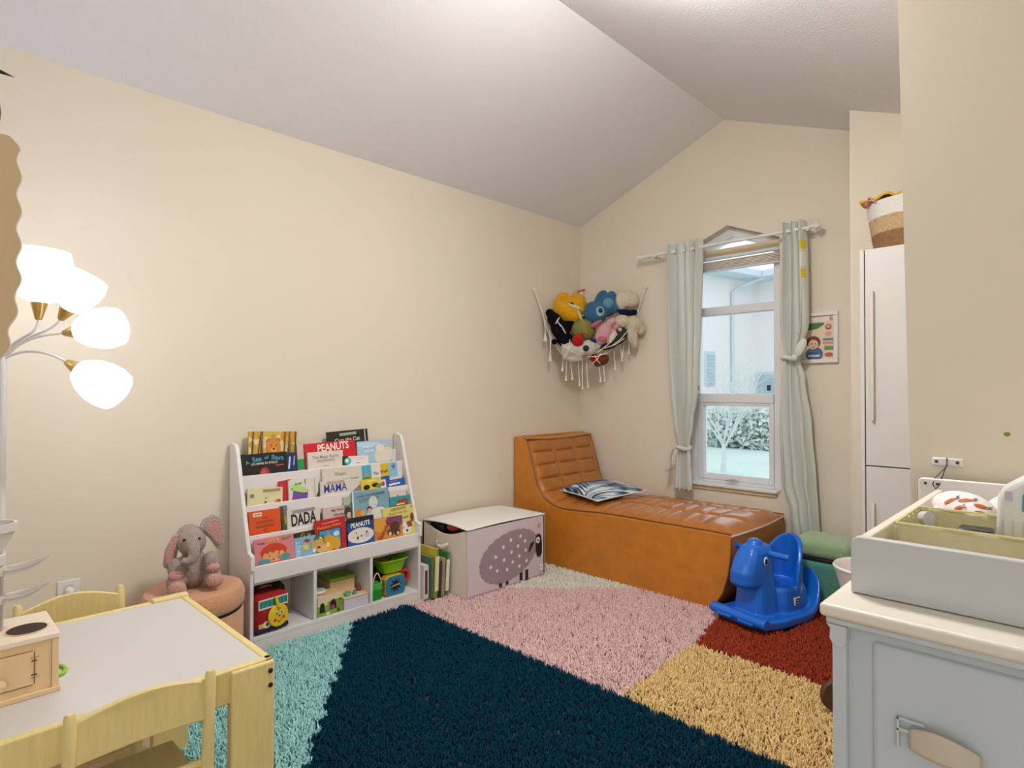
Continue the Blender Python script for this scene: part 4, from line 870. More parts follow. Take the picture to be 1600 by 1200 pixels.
# wall outlet
ol = thing('wall_outlet', 'white wall outlet with a plug on the left wall', 'outlet', (0, -3.266, .354))
MB().box((0, -3.303, .293), (.006, -3.229, .410)).build('plate', M_white, ol, bevel=.003)
for z in (.330, .376): MB().lathe([(0, .006), (.017, .006), (.017, .008), (0, .009)], (0, -3.266, z), 18, R=rotm((1, 0, 0))).build('socket', mat('socket_ivory', '#cfc9bd', .5), ol)
MB().lathe([(.016, .009), (.016, .03), (.008, .04), (0, .042)], (0, -3.266, .368), 14, R=rotm((1, 0, 0))).build('plug', M_white, ol)
MB().tube([(.04, -3.266, .368), (.05, -3.268, .33), (.04, -3.27, .20), (.035, -3.29, .02)], .004, 8).build('cord', M_white, ol)

# ------------------------------------------------------------------ peach pouf + elephant
M_peach = mat('peach_boucle', '#e3a378', .95, var=.12, vscale=90, bump=.8, bscale=200, sheen=.4)
PX, PY = .225, -2.878
pf_ = thing('storage_pouf', 'peach round pouf under the plush elephant', 'pouf', (PX, PY, 0))
MB().lathe([(0, 0), (.178, 0), (.188, .02), (.188, .24), (.184, .245), (0, .245)], (PX, PY, 0), 40).build('drum', M_peach, pf_)
MB().lathe([(.178, .246), (.184, .248), (.184, .256), (.178, .258)], (PX, PY, 0), 40).build('seam_band', M_black, pf_)
MB().lathe([(0, .258), (.183, .258), (.193, .27), (.193, .315), (.181, .338), (.155, .347), (0, .350)], (PX, PY, 0), 40).build('lid', M_peach, pf_)
el = thing('plush_elephant', 'grey plush elephant with pink ears sitting on the peach pouf', 'plush toy', (.24, -2.898, .350))
ea, ec = Vector((.3, .953, 0)), Vector((.953, -.3, 0)); er = Matrix((ea, (-ec.x, -ec.y, 0), (0, 0, 1))).transposed()
E_ = lambda a, b, c: Vector(el.location) + ea * a + ec * c + Vector((0, 0, b))
M_el = plush('#b3a199'); M_elp = plush('#dba79c'); M_ele = plush('#c6b6ae')
m = MB()
for a, b, c, r in [(.01, .075, 0, (.062, .06, .078)), (.005, .19, .03, (.054, .05, .056)), (-.005, .21, .01, (.05, .05, .05)), (-.045, .095, .055, (.036, .035, .045)), (.075, .105, .05, (.034, .035, .045)), (-.05, .04, .05, (.036, .06, .034)), (.08, .045, .04, (.036, .06, .034))]:
    m.ell(E_(a, b, c), r, R=er, n=20, k=14)
tr_ = [(.005, .20, .07), (.012, .175, .092), (.015, .15, .102), (.004, .135, .108), (-.015, .134, .112), (-.03, .142, .112)]
m.tube([E_(*p) for p in tr_], [.03, .025, .021, .018, .015, .013], 12)
m.build('body', M_el, el, remesh=.006)
for s, pts in ((-1, [(-.025, .238), (-.062, .225), (-.09, .17), (-.098, .105), (-.075, .085), (-.055, .11), (-.043, .165), (-.035, .2)]), (1, [(.03, .235), (.045, .275), (.085, .292), (.118, .275), (.128, .2), (.118, .135), (.095, .15), (.07, .19), (.05, .21)])):
    cx_ = sum(p[0] for p in pts) / len(pts); cy_ = sum(p[1] for p in pts) / len(pts); c0 = -.005 if s > 0 else .03
    er_o = MB().prism(pts, lambda a, b, d: E_(a, b, c0 + d), -.012, .008).build('ear', M_ele, el, bevel=.008, seg=3)
    ins = [(cx_ + (a - cx_) * .68 + s * .004, cy_ + (b - cy_) * .72) for a, b in pts]
    MB().prism(ins, lambda a, b, d: E_(a, b, c0 + .008 + d), 0, .006).build('ear_lining', M_elp, er_o, bevel=.003)
for a, b, c, r in [(-.05, .075, .082, (.028, .02, .022)), (.082, .088, .075, (.027, .02, .02)), (-.045, .028, .105, (.034, .02, .03)), (.088, .04, .092, (.032, .02, .028))]:
    MB().ell(E_(a, b, c), r, R=er).build('foot_pad', M_elp, el)
for a in (-.022, .032): MB().ell(E_(a, .212, .078), .006).build('eye', mat('bead_eye', '#3a2c26', .2), el)

# ------------------------------------------------------------------ curtain rod, curtains
rd = thing('curtain_rod', 'white curtain rod with faceted end knobs above the window', 'curtain rod', (1.2, -.1, 2.09))
MB().tube([(.645, -.1, 2.09), (1.735, -.1, 2.09)], .0105, 14).build('rod', M_white, rd)
MB().tube([(.62, -.1, 2.09), (.70, -.1, 2.09)], .0135, 14).build('end_sleeve', M_white, rd)
MB().lathe([(0, -.028), (.016, -.022), (.024, -.006), (.024, .006), (.014, .022), (0, .028)], (.605, -.1, 2.09), 8, R=rotm((1, 0, 0))).build('finial', M_white, rd)
MB().lathe([(.006, -.03), (.012, -.024), (.010, -.016), (.027, 0), (.022, .014), (.010, .026), (0, .03)], (1.765, -.1, 2.095), 8, R=rotm((1, 0, 0))).build('finial', M_white, rd, smooth=False)
for x in (.725, 1.722):
    MB().box((x - .008, -.105, 2.07), (x + .008, -.001, 2.082)).box((x - .012, -.006, 2.05), (x + .012, 0, 2.11)).box((x - .008, -.115, 2.07), (x + .008, -.088, 2.078)).build('bracket', M_white, rd, bevel=.002)
M_curt = mat('sage_curtain', '#d6dad2', .9, var=.03, vscale=6, bump=.1, bscale=300, sheen=.1)
def kf(keys, z):
    keys = sorted(keys, reverse=True)
    for (za, *A), (zb, *B) in zip(keys, keys[1:]):
        if z >= zb:
            t = min(1, max(0, (za - z) / (za - zb))); t = t * t * (3 - 2 * t); return [p + (q - p) * t for p, q in zip(A, B)]
    return keys[-1][1:]
def curtain(name, label, keys, zt, zb, nf, ph, printfn=None, tie=None):
    t = thing(name, label, 'curtain', ((keys[0][1] + keys[0][2]) / 2, -.1, zb))
    def fn(u, v):
        z = zt + (zb - zt) * u; xa, xb, amp, yc = kf(keys, z)
        w = nf * 2 * PI * v + ph
        y = yc + amp * math.sin(w) + amp * .25 * math.sin(2.3 * w + z * 3)
        x = xa + (xb - xa) * (v + .35 / nf * .3 * math.sin(2 * w))
        return (x, y, z + .006 * math.sin(w) * (1 if u > .98 else 0))
    mats = [M_curt] + ([ink('#e8c81c'), ink('#e9e9e6')] if printfn else [])
    MB().grid(fn, 110, 84, mf=printfn).build('drape', mats, t, angle=80, solid=.003)
    for i in range(nf):
        xa, xb, amp, yc = kf(keys, 2.09)
        x = xa + (xb - xa) * ((i + .5) / nf)
        MB().lathe([(.018, -.003), (.024, -.003), (.024, .003), (.018, .003), (.018, -.003)], (x, -.1, 2.09), 16, R=rotm((1, 0, 0))).build('grommet', M_chrome, t)
    return t
cL = curtain('window_curtain', 'pale sage curtain tied low at the left of the window', [(2.14, .80, 1.068, .034, -.10), (1.6, .81, 1.055, .032, -.10), (1.15, .825, 1.03, .028, -.09), (.95, .85, .995, .024, -.085), (.775, .885, .968, .018, -.08), (.70, .862, .975, .022, -.08), (.495, .848, .985, .024, -.085)], 2.14, .495, 4, .4)
def pr(u, v):
    z = 2.14 + (.30 - 2.14) * u
    if .80 < v < .97:
        if 1.975 < z < 2.03 or 1.80 < z < 1.85: return 1 if (v - .80) / .17 > (z * 18) % 1 * .6 else 0
        if 1.87 < z < 1.955: return 2
    return 0
cR = curtain('window_curtain', 'pale sage curtain knotted at mid height at the right of the window', [(2.14, 1.572, 1.70, .030, -.10), (1.9, 1.568, 1.708, .030, -.10), (1.55, 1.558, 1.712, .028, -.10), (1.345, 1.578, 1.662, .016, -.085), (1.22, 1.556, 1.69, .022, -.085), (.95, 1.540, 1.722, .028, -.085), (.62, 1.548, 1.742, .030, -.08), (.46, 1.592, 1.752, .028, -.078), (.30, 1.602, 1.760, .028, -.075)], 2.14, .30, 3, 1.1, pr)
def tieband(t, z, x0, x1, yc, r):
    pts = [((x0 + x1) / 2 + (x1 - x0) / 2 * 1.08 * math.cos(a), yc + r * math.sin(a), z + .006 * math.sin(2 * a)) for a in [2 * PI * i / 24 for i in range(25)]]
    MB().tube(pts, .013, 8, cap=False).build('tie_band', M_curt, t)
tieband(cL, .775, .885, .968, -.08, .034); tieband(cR, 1.345, 1.578, 1.662, -.085, .034)
def ribbon(t, pts, w0, w1, nm):
    m = MB(); P_ = [Vector(p) for p in pts]; n = len(P_)
    def fn(u, v):
        k = u * (n - 1); i = min(int(k), n - 2); q = k - i; p = P_[i] * (1 - q) + P_[i + 1] * q
        w = (w0 + (w1 - w0) * u) * (v - .5); return (p.x + w * .8, p.y - .012 * math.sin(PI * v) * (1 + u), p.z + w * .35)
    m.grid(fn, 14, 8).build(nm, M_curt, t, solid=.003, angle=80)
ribbon(cL, [(.90, -.125, .775), (.872, -.135, .76), (.85, -.13, .70), (.838, -.125, .615)], .02, .05, 'tie_tail')
m = MB().ell((1.690, -.135, 1.40), (.026, .014, .058), R=Matrix.Rotation(.45, 3, 'Y'), n=16, k=10); m.build('tie_bow', M_curt, cR)
MB().ell((1.655, -.13, 1.345), (.02, .018, .02)).build('tie_knot', M_curt, cR)

# ------------------------------------------------------------------ framed poster
po = thing('framed_poster', 'white framed baby magazine cover on the wall beside the right curtain', 'picture', (1.735, 0, 1.315))
fx0, fx1, fz0, fz1 = 1.625, 1.852, 1.316, 1.610
m = MB()
for a, b in (((fx0, -.022, fz0), (fx1, -.001, fz0 + .022)), ((fx0, -.022, fz1 - .022), (fx1, -.001, fz1)), ((fx0, -.022, fz0 + .022), (fx0 + .022, -.001, fz1 - .022)), ((fx1 - .022, -.022, fz0 + .022), (fx1, -.001, fz1 - .022))):
    MB().box(a, b).build('frame_bar', M_white, po, bevel=.002)
MB().box((fx0 + .02, -.010, fz0 + .02), (fx1 - .02, -.004, fz1 - .02)).build('backing', ink('#e6d2b4'), po, smooth=False)
W_, H_ = fx1 - fx0 - .044, fz1 - fz0 - .044
art(po, [('r', .0, .86, 1, 1, '#e4cdb4'), ('r', .06, .88, .96, .97, '#d98f80'), ('l', 0, .5, .925, .75, 0, '#f0e4d4'), ('p', [(.05, .74), (.2, .68), (.5, .7), (.72, .8), (.7, .84), (.1, .84)], '#3f7a42'), ('e', .84, .74, .09, .07, '#a84a40'), ('e', .84, .75, .06, .04, '#d8a080'), ('e', .84, .58, .10, .055, '#dfa69a'), ('r', .68, .43, .98, .475, '#5a7ab4'), ('r', .68, .35, .98, .40, '#dd8f66'), ('r', .72, .21, .98, .30, '#6a9a5a'), ('e', .85, .10, .12, .05, '#cf5a3a'), ('e', .42, .12, .26, .17, '#4a6690'), ('e', .40, .40, .21, .14, '#6a4226'), ('e', .40, .345, .15, .11, '#e2b493'), ('e', .34, .36, .018, .014, '#3a2a20'), ('e', .46, .36, .018, .014, '#3a2a20'), ('e', .40, .28, .05, .014, '#a8503a'), ('l', 0, .42, .08, .34, 0, '#cfd8e4')],
    lambda a, b, d: (fx0 + .022 + a * W_, -.0102 - d, fz0 + .022 + b * H_), 'magazine_cover', local=False)

# ------------------------------------------------------------------ wardrobe cabinet, basket
M_cab = mat('cabinet_white', '#d3d0cc', .4, var=.01)
cb = thing('tall_cabinet', 'tall white cabinet with long bar handles in the alcove', 'cabinet', (2.3, -.55, 0))
CZ = 1.787
MB().box((2.143, -.72, 0), (2.160, -.375, CZ)).build('side_panel', M_cab, cb, bevel=.001)
MB().box((2.53, -.72, 0), (2.547, -.375, CZ)).build('side_panel', M_cab, cb, bevel=.001)
MB().box((2.160, -.70, CZ - .018), (2.53, -.375, CZ)).build('top_panel', M_cab, cb, smooth=False)
MB().box((2.160, -.39, 0), (2.53, -.38, CZ - .018)).build('back_panel', M_cab, cb, smooth=False)
MB().box((2.1602, -.716, .02), (2.164, -.70, CZ - .02)).build('shadow_gap', mat('dark_gap', '#3a2f2c', .9), cb, smooth=False)
for z0, z1, h0, h1 in ((.825, CZ - .002, 1.024, 1.597), (.05, .820, .20, .66)):
    d = MB().box((2.1645, -.722, z0), (2.528, -.704, z1)).build('door', M_cab, cb, bevel=.0015)
    MB().box((2.188, -.742, h0), (2.200, -.722, h1)).build('handle', mat('handle_white', '#d9d4cc', .4, var=0), d, bevel=.003)
bs = thing('woven_basket', 'round rope basket in white, beige and brown bands on top of the cabinet', 'basket', (2.29, -.56, CZ))
for nm, z0, z1, r0, r1, cc in (('brown_band', 0, .075, .148, .160, '#8f6a44'), ('beige_band', .075, .142, .160, .170, '#c0a47c'), ('white_band', .142, .215, .170, .180, '#e3ded6')):
    n = max(3, int((z1 - z0) / .009)); pr_ = []
    for i in range(n + 1):
        t = i / n; pr_.append((r0 + (r1 - r0) * t + (.002 if i % 2 else 0), CZ + z0 + (z1 - z0) * t))
    prf = pr_ + [(r - .008, z) for r, z in pr_[::-1]]
    MB().lathe(prf + [prf[0]], (2.315, -.55, 0), 48).build(nm, mat('rope_' + nm, cc, .9, var=.35 if nm != 'white_band' else .04, vscale=70, bump=.6, bscale=160), bs)
MB().lathe([(0, CZ), (.148, CZ), (.148, CZ + .006), (0, CZ + .006)], (2.315, -.55, 0), 32).build('bottom', mat('rope_brown_band', '#8f6a44'), bs)
def cloth(name, label, cx, cy, z, rx, ry, col, seed, h=.03):
    rr = random.Random(seed); ph = [rr.uniform(0, 6) for _ in range(6)]
    def fn(u, v):
        a = 2 * PI * v; r = u; x = cx + rx * r * math.cos(a); y = cy + ry * r * math.sin(a)
        zz = z + h * (1 - r * r) + .012 * math.sin(9 * x * 8 + ph[0]) * math.sin(7 * y * 8 + ph[1]) - .01 * r * math.sin(5 * a + ph[2])
        return (x, y, zz)
    o = MB().grid(fn, 14, 40).build(name, col, solid=.004, angle=80); return tag(o, label, 'cloth')
cloth('black_cloth', 'black and brown cloth stuffed in the basket on the cabinet', 2.33, -.56, CZ + .215, .13, .12, mat('black_cloth', '#241f1a', .9, bump=.3), 1)
cloth('yellow_cloth', 'yellow cloth spilling over the left rim of the basket on the cabinet', 2.24, -.64, CZ + .222, .115, .07, mat('yellow_cloth', '#d9b01e', .9, bump=.3), 2, .02)
cloth('pink_cloth', 'pink cloth under the yellow one in the basket on the cabinet', 2.19, -.67, CZ + .213, .035, .035, mat('pink_cloth', '#d890a0', .9), 3, .012)
cloth('beige_cloth', 'beige cloth at the top of the basket on the cabinet', 2.36, -.55, CZ + .24, .09, .09, mat('beige_cloth', '#d2bfa0', .9), 4, .035)

# ------------------------------------------------------------------ green pouf, pail, wooden wheel
M_gr = mat('green_boucle', '#4f9c86', .95, var=.18, vscale=60, bump=.7, bscale=200, sheen=.6); M_grl = mat('green_boucle_lid', '#a0bd90', .95, var=.15, vscale=60, bump=.7, bscale=200, sheen=.6)
gp = thing('storage_ottoman', 'green square ottoman beside the right curtain', 'ottoman', (1.865, -.26, .006))
MB().box((1.725, -.385, .006), (2.003, -.135, .265)).build('drum', M_gr, gp, bevel=.03, seg=4)
MB().box((1.732, -.378, .265), (1.996, -.142, .28)).build('seam_band', M_black, gp, bevel=.004)
MB().box((1.72, -.39, .28), (2.008, -.13, .375)).build('lid', M_grl, gp, bevel=.035, seg=5)
pl = thing('white_pail', 'white round pail behind the dresser corner', 'pail', (2.265, -1.03, .006))
MB().lathe([(0, .006), (.085, .006), (.10, .30), (.135, .43), (.142, .45), (.138, .458), (.13, .45), (.095, .30), (.08, .02), (0, .015)], (2.265, -1.03, 0), 36).build('bowl', mat('pail_white', '#e6dfe0', .35, var=0), pl)
MB().lathe([(.139, .446), (.144, .452), (.139, .459), (.133, .452), (.139, .446)], (2.265, -1.03, 0), 36).build('rim', M_white, pl)
wd = thing('wooden_wheel', 'dark wooden disc with a chrome tube on the rug beside the dresser', 'furniture foot', (2.225, -1.42, .02))
MB().lathe([(0, -.012), (.05, -.012), (.053, -.008), (.053, .008), (.05, .012), (0, .012)], (2.235, -1.41, .078), 32, R=rotm((.72, -.69, .1))).build('disc', wood('walnut', '#4a3020', (3, 3, 16)), wd)
MB().tube([(2.232, -1.40, .13), (2.255, -1.385, .155), (2.275, -1.37, .20), (2.29, -1.36, .26)], .010, 10).build('tube', M_chrome, wd)

# ------------------------------------------------------------------ blue rocking toy (faces -y)
M_blue = mat('blue_molded_plastic', '#0f6ad6', .28, var=.03, coat=.3)
RX, RY = 1.715, -.655
rk = thing('rocking_toy', 'bright blue molded rocking animal toy with handle bars in front of the green ottoman', 'rocking toy', (RX, RY, .012), math.radians(-14))
Rk = lambda x, y, z: (x, y, z)
m = MB()
# rocker tray: superellipse plan on a curved keel
def traytop(y): return .055 + .55 * max(0, abs(y - .0) - .06) ** 2 + (.16 * max(0, (y - .10) / .165) ** 2)
def halfw(y):
    t = abs(y) / .267; return .155 * max(0, 1 - t ** 5) ** .35 if y > -.2 else .158 * max(0, 1 - t ** 9) ** .3
N_ = 28; ring = []
for i in range(N_ + 1):
    y = -.263 + .526 * i / N_; hw = max(.02, halfw(y)); zt = traytop(y); zb_ = zt - .05
    ring.append([Rk(-hw, y, zb_ + .012), Rk(-hw * .9, y, zb_), Rk(hw * .9, y, zb_), Rk(hw, y, zb_ + .012), Rk(hw, y, zt - .008), Rk(hw * .94, y, zt), Rk(-hw * .94, y, zt), Rk(-hw, y, zt - .008)])
vs = [p for r in ring for p in r]; fs = [(i * 8 + j, i * 8 + (j + 1) % 8, (i + 1) * 8 + (j + 1) % 8, (i + 1) * 8 + j) for i in range(N_) for j in range(8)] + [tuple(range(8))[::-1], tuple(N_ * 8 + j for j in range(8))]
m.add(vs, fs)
def block(secs):     # stacked rounded sections (x half, y0, y1, z)
    vs = []; n = 20
    for hx, y0, y1, z in secs:
        for j in range(n):
            w = 2 * PI * j / n; c_, s_ = math.cos(w), math.sin(w); q = (abs(c_) ** 4 + abs(s_) ** 4) ** -.25
            vs.append(Rk(hx * c_ * q, (y0 + y1) / 2 + (y1 - y0) / 2 * s_ * q, z))
    k = len(secs); fs = [(i * n + j, i * n + (j + 1) % n, (i + 1) * n + (j + 1) % n, (i + 1) * n + j) for i in range(k - 1) for j in range(n)] + [tuple(range(n))[::-1], tuple((k - 1) * n + j for j in range(n))]
    m.add(vs, fs)
block([(.090, -.205, -.02, .04), (.080, -.195, -.03, .12), (.072, -.185, -.035, .20), (.066, -.185, -.045, .27), (.062, -.18, -.05, .33)])        # neck
block([(.054, -.235, -.08, .190), (.068, -.252, -.05, .208), (.070, -.250, -.035, .26), (.067, -.230, -.03, .31), (.060, -.205, -.03, .352), (.046, -.18, -.045, .38), (.02, -.15, -.07, .392)])   # head with drooping muzzle
block([(.118, -.06, .19, .02), (.112, -.06, .185, .10), (.104, -.05, .18, .155), (.098, -.04, .175, .17)])         # seat base
# backrest shell
nb = 16
for k in range(nb):
    a0 = PI * (k) / nb; a1 = PI * (k + 1) / nb
    for (b0, b1) in ((a0, a1),):
        P4 = []
        for a in (b0, b1):
            cx_, sy_ = math.cos(a), math.sin(a); hz = .20 + .205 * sy_ ** .6
            for rr in (1., .80): P4.append((.112 * cx_ * rr, .06 + .13 * sy_ * rr, hz))
        q = [Rk(x, y, .10) for x, y, h in P4] + [Rk(x, y, h) for x, y, h in P4]
        m.add(q, [(0, 1, 3, 2), (4, 6, 7, 5), (0, 2, 6, 4), (1, 5, 7, 3), (0, 4, 5, 1), (2, 3, 7, 6)])
m.tube([Rk(-.155, -.245, .058), Rk(.155, -.245, .058)], .026, 14)      # front foot bar
m.ell(Rk(0, -.12, .392), (.038, .038, .024))
rb = m.build('body', M_blue, rk, remesh=.0055, local=True)
for s in (-1, 1): MB().tube([Rk(s * .06, -.085, .345), Rk(s * .155, -.085, .348), Rk(s * .162, -.085, .348)], [.0145, .0145, .010], 12).build('handle_bar', M_blue, rk, local=True)
for s in (-1, 1):
    e_ = MB().ell(Rk(s * .066, -.125, .315), (.005, .016, .022)).build('eye', ink('#e8ecee'), rk, local=True)
    MB().ell(Rk(s * .070, -.127, .315), (.004, .010, .015)).build('pupil', M_black, e_, local=True)
bd = MB().box(Rk(.108, .03, .085), Rk(.116, .075, .125)).build('badge', ink('#e8ecf0'), rk, bevel=.003, local=True)
art(bd, [('r', .004, .004, .041, .036, '#2a3f6a'), ('l', 0, .0225, .026, .026, 0, '#f0f2f4'), ('l', 0, .0225, .014, .026, 0, '#f0f2f4')], lambda a, b, d: (.1162 + d, .03 + a, .085 + b), 'badge_print')
for y in (-.272,): MB().tube([Rk(-.10, y - .002, .048), Rk(-.02, y - .002, .048)], .006, 8).tube([Rk(.02, y - .002, .048), Rk(.10, y - .002, .048)], .006, 8).build('foot_grip', M_blue, rk, local=True)

# ------------------------------------------------------------------ corner net of plush toys
HB = Vector((.25, -.25, 1.42)); HR = Vector((.7071, .7071, 0)); HN = Vector((.7071, -.7071, 0))
HL = lambda a, b, c: HB + HR * a + HN * c + Vector((0, 0, b))       # along the diagonal, up, out of the corner
HRM = Matrix((HR, -HN, (0, 0, 1))).transposed()
nt_ = thing('toy_hammock', 'white macrame corner net full of plush toys', 'toy hammock', (.25, -.25, 1.35))
front = [Vector(p) for p in ((.012, -.558, 1.894), (.03, -.53, 1.80), (.052, -.505, 1.711), (.078, -.475, 1.61), (.118, -.45, 1.505), (.18, -.395, 1.415), (.26, -.315, 1.385), (.345, -.235, 1.405), (.42, -.155, 1.475), (.475, -.10, 1.56), (.525, -.06, 1.655), (.565, -.035, 1.77), (.601, -.012, 1.909))]
def dens(P_, k=4):
    out = []
    for i in range(len(P_) - 1):
        for j in range(k): out.append(cr(P_[max(i - 1, 0)], P_[i], P_[i + 1], P_[min(i + 2, len(P_) - 1)], j / k))
    return out + [P_[-1]]
fd = dens(front)
MB().tube(fd, .0042, 7).build('edge_rope', M_rope, nt_)
MB().tube([p + Vector((.006 * math.sin(i * .9), -.006, -.012 - .006 * math.sin(i * .7))) for i, p in enumerate(fd) if 8 <= i <= 40], .0036, 6).build('edge_rope', M_rope, nt_)
CH = Vector((.016, -.016, 1.94))
for a in (-.02, .02): MB().tube([CH, HL(a, .44, -.27), HL(a * 3, .36, -.20)], .0045, 7).build('hang_rope', M_rope, nt_)
# net under the toys: strands from the front edge to the two walls
low = [HL(-.16, .0, -.08), HL(-.06, -.03, -.14), HL(.02, -.04, -.17), HL(.10, -.03, -.14), HL(.2, .02, -.07)]
for i, p in enumerate(fd[12:38:2]):
    q = low[min(4, int(i / 13 * 5))]; mid = (p + q) / 2 + Vector((0, 0, -.035))
    MB().tube([p, mid, q], .0026, 6).build('net_strand', M_rope, nt_)
for i in range(14, 36, 2):
    p, q = fd[i], fd[i + 2]
    a = p + Vector((0, 0, -.012)); b = (p + q) / 2 + HN * .012 + Vector((0, 0, .035)); MB().tube([a, b, q], .0022, 5).build('net_strand', M_rope, nt_)
for a0, b0, a1, b1 in ((-.20, .06, -.06, -.02), (-.14, .09, -.17, -.03), (.10, .03, .24, .10), (.05, .0, .19, .13), (.14, .04, .27, .16), (-.02, -.03, .12, .0), (.03, -.02, .07, -.075), (.07, -.01, .02, -.07)):
    MB().tube([HL(a0, b0, .19), HL((a0 + a1) / 2, (b0 + b1) / 2 - .012, .205), HL(a1, b1, .185)], .0028, 6).build('net_strand', M_rope, nt_)
# hooks and the red toggle at the corner
for p, n in ((front[0], (1, 0, 0)), (front[-1], (0, -1, 0)), (CH, (.7, -.7, 0))):
    MB().lathe([(0, 0), (.007, 0), (.007, .004), (.0025, .006), (.0025, .022), (0, .024)], p - Vector(n) * .012, 10, R=rotm(n)).build('hook', M_white, nt_)
MB().tube([CH + HR * -.05 + Vector((0, 0, -.018)) + HN * .012, CH + HR * .03 + Vector((0, 0, .004)) + HN * .012], .008, 8).build('toggle', plastic('#cf4a34'), nt_)
for p in (front[0], front[-1]): MB().ell(p + Vector((.004, -.004, -.012)), (.009, .009, .014), n=10, k=8).build('knot', M_rope, nt_)
for i, L_ in ((9, .16), (10, .13), (13, .20), (14, .17), (19, .12), (20, .17), (21, .15), (23, .18), (24, .20), (25, .19), (28, .17), (29, .18), (32, .15), (34, .13), (36, .15), (38, .17)):
    p = fd[i] + HN * .006; sway = random.uniform(-.012, .012)
    t_ = MB().tube([p, p + Vector((sway * .4, sway * .4, -L_ * .5)), p + Vector((sway, sway, -L_))], .0036, 6).build('tassel', M_rope, nt_)
    MB().lathe([(.0036, .016), (.006, .008), (.005, .0), (.010, -.018), (0, -.019)], p + Vector((sway, sway, -L_)), 8).build('tassel_knot', M_rope, t_)
for i in (40, 41, 42, 43):
    p = fd[i]; MB().tube([p, p + Vector((.004, -.004, -.10)), p + Vector((-.01, -.006, -.21))], .0034, 6).build('tassel', M_rope, nt_)

def soft(name, label, balls, color, details=(), voxel=.006):
    t = thing(name, label, 'plush toy', HL(balls[0][0], balls[0][1] - balls[0][3][1], balls[0][2]), group='plush toys in the corner net')
    m = MB()
    for b in balls:
        a, h, c, r = b[:4]; rot = b[4] if len(b) > 4 else 0
        rr = (r[0], r[2], r[1]); m.ell(HL(a, h, c), rr, R=HRM @ Matrix.Rotation(-math.radians(rot), 3, 'Y'), n=18, k=12)
    m.build('body', plush(color), t, remesh=voxel)
    for nm, a, h, c, r, col, rot in details:
        MB().ell(HL(a, h, c), (r[0], r[2], r[1]), R=HRM @ Matrix.Rotation(-math.radians(rot), 3, 'Y'), n=14, k=10).build(nm, col if not isinstance(col, str) else plush(col), t)
    return t
S3 = lambda r: (r, r, r)
soft('plush_animal', 'yellow plush animal with round paws at the upper left of the corner net', [(-.143, .300, .03, (.115, .078, .085), -28), (-.08, .36, -.02, (.095, .068, .075), -15), (-.165, .415, -.03, (.05, .042, .04)), (-.045, .395, .01, (.038, .036, .035)), (-.045, .315, .03, (.036, .032, .032)), (-.21, .375, .02, (.03, .03, .03)), (-.075, .43, -.03, (.03, .03, .03))], '#e8a91a',
     [('muzzle', -.098, .332, .088, (.055, .016, .03), '#ece0b8', -25), ('stripe', -.06, .27, .092, (.012, .05, .02), '#f0d878', 20), ('nose', -.115, .352, .105, (.018, .008, .008), M_black, -25)])
soft('plush_animal', 'long black plush animal hanging over the left edge of the net', [(-.275, .285, .115, (.032, .03, .03)), (-.24, .235, .105, (.05, .06, .05), 40), (-.20, .165, .105, (.062, .09, .06), 30), (-.165, .095, .11, (.06, .05, .05)), (-.245, .08, .125, (.02, .022, .02)), (-.13, .20, .06, (.06, .04, .04)), (-.02, .245, .0, (.05, .03, .03))], '#17151a',
     [('white_mark', -.225, .225, .158, (.006, .03, .006), '#d8d4e0', -30), ('white_mark', -.215, .205, .162, (.005, .028, .006), '#d8d4e0', 35), ('white_mark', -.185, .165, .166, (.005, .04, .006), '#d8d4e0', 30)])
soft('plush_ball', 'olive green striped plush ball in the middle of the net', [(-.035, .165, .07, (.09, .085, .08))], '#8e8a45', [('brown_stripe', -.03, .175, .078, (.03, .080, .077), '#a2904f', 12)])
soft('plush_animal', 'blue plush animal with pale eye patch in the upper middle of the net', [(.052, .285, .08, (.085, .078, .07), 10), (.135, .345, .05, (.085, .08, .065), 35), (.095, .405, .06, (.034, .06, .034), -35), (.17, .40, .07, (.038, .05, .036)), (.205, .345, .08, (.035, .06, .035), -20), (.03, .35, .05, (.05, .025, .02), 20)], '#3f7096',
     [('eye_patch', .075, .292, .142, (.032, .036, .012), '#9cc6d2', 0), ('eye', .078, .298, .153, (.016, .018, .006), M_black, 0), ('belly', .14, .355, .095, (.045, .04, .03), '#6f9db8', 30)])
soft('plush_animal', 'white fluffy plush lamb at the upper right of the net', [(.292, .385, .10, (.072, .062, .055)), (.228, .365, .105, (.034, .062, .036), 12), (.245, .40, .09, (.05, .04, .04))], '#e2d6bf')
soft('plush_shoe', 'navy plush piece below the white lamb', [(.268, .288, .12, (.065, .022, .03), -8), (.32, .292, .10, (.03, .022, .025))], '#1c2540')
soft('plush_animal', 'cream plush animal with dangling limbs at the right of the net', [(.235, .225, .13, (.06, .046, .045)), (.31, .205, .11, (.07, .06, .05), -10), (.318, .11, .115, (.030, .08, .03), 8), (.298, .13, .12, (.028, .06, .028)), (.372, .175, .10, (.034, .045, .03)), (.36, .22, .09, (.04, .03, .03))], '#e0d3b8')
soft('plush_animal', 'pink and white plush animal in the right half of the net', [(.098, .135, .15, (.052, .088, .046), -28), (.135, .195, .14, (.03, .055, .03), -30), (.165, .225, .14, (.03, .026, .026)), (.155, .115, .15, (.024, .062, .024), -28), (.165, .14, .15, (.03, .03, .025))], '#dfa9ae',
     [('white_tuft', .158, .108, .17, (.02, .045, .018), '#e6dcd4', -28), ('pink_patch', .085, .095, .188, (.032, .02, .012), '#d0708c', -10), ('pink_paw', .19, .185, .15, (.03, .02, .02), '#dd9a94', 30), ('pink_tail', .05, .205, .14, (.05, .018, .02), '#b9707e', 30)])
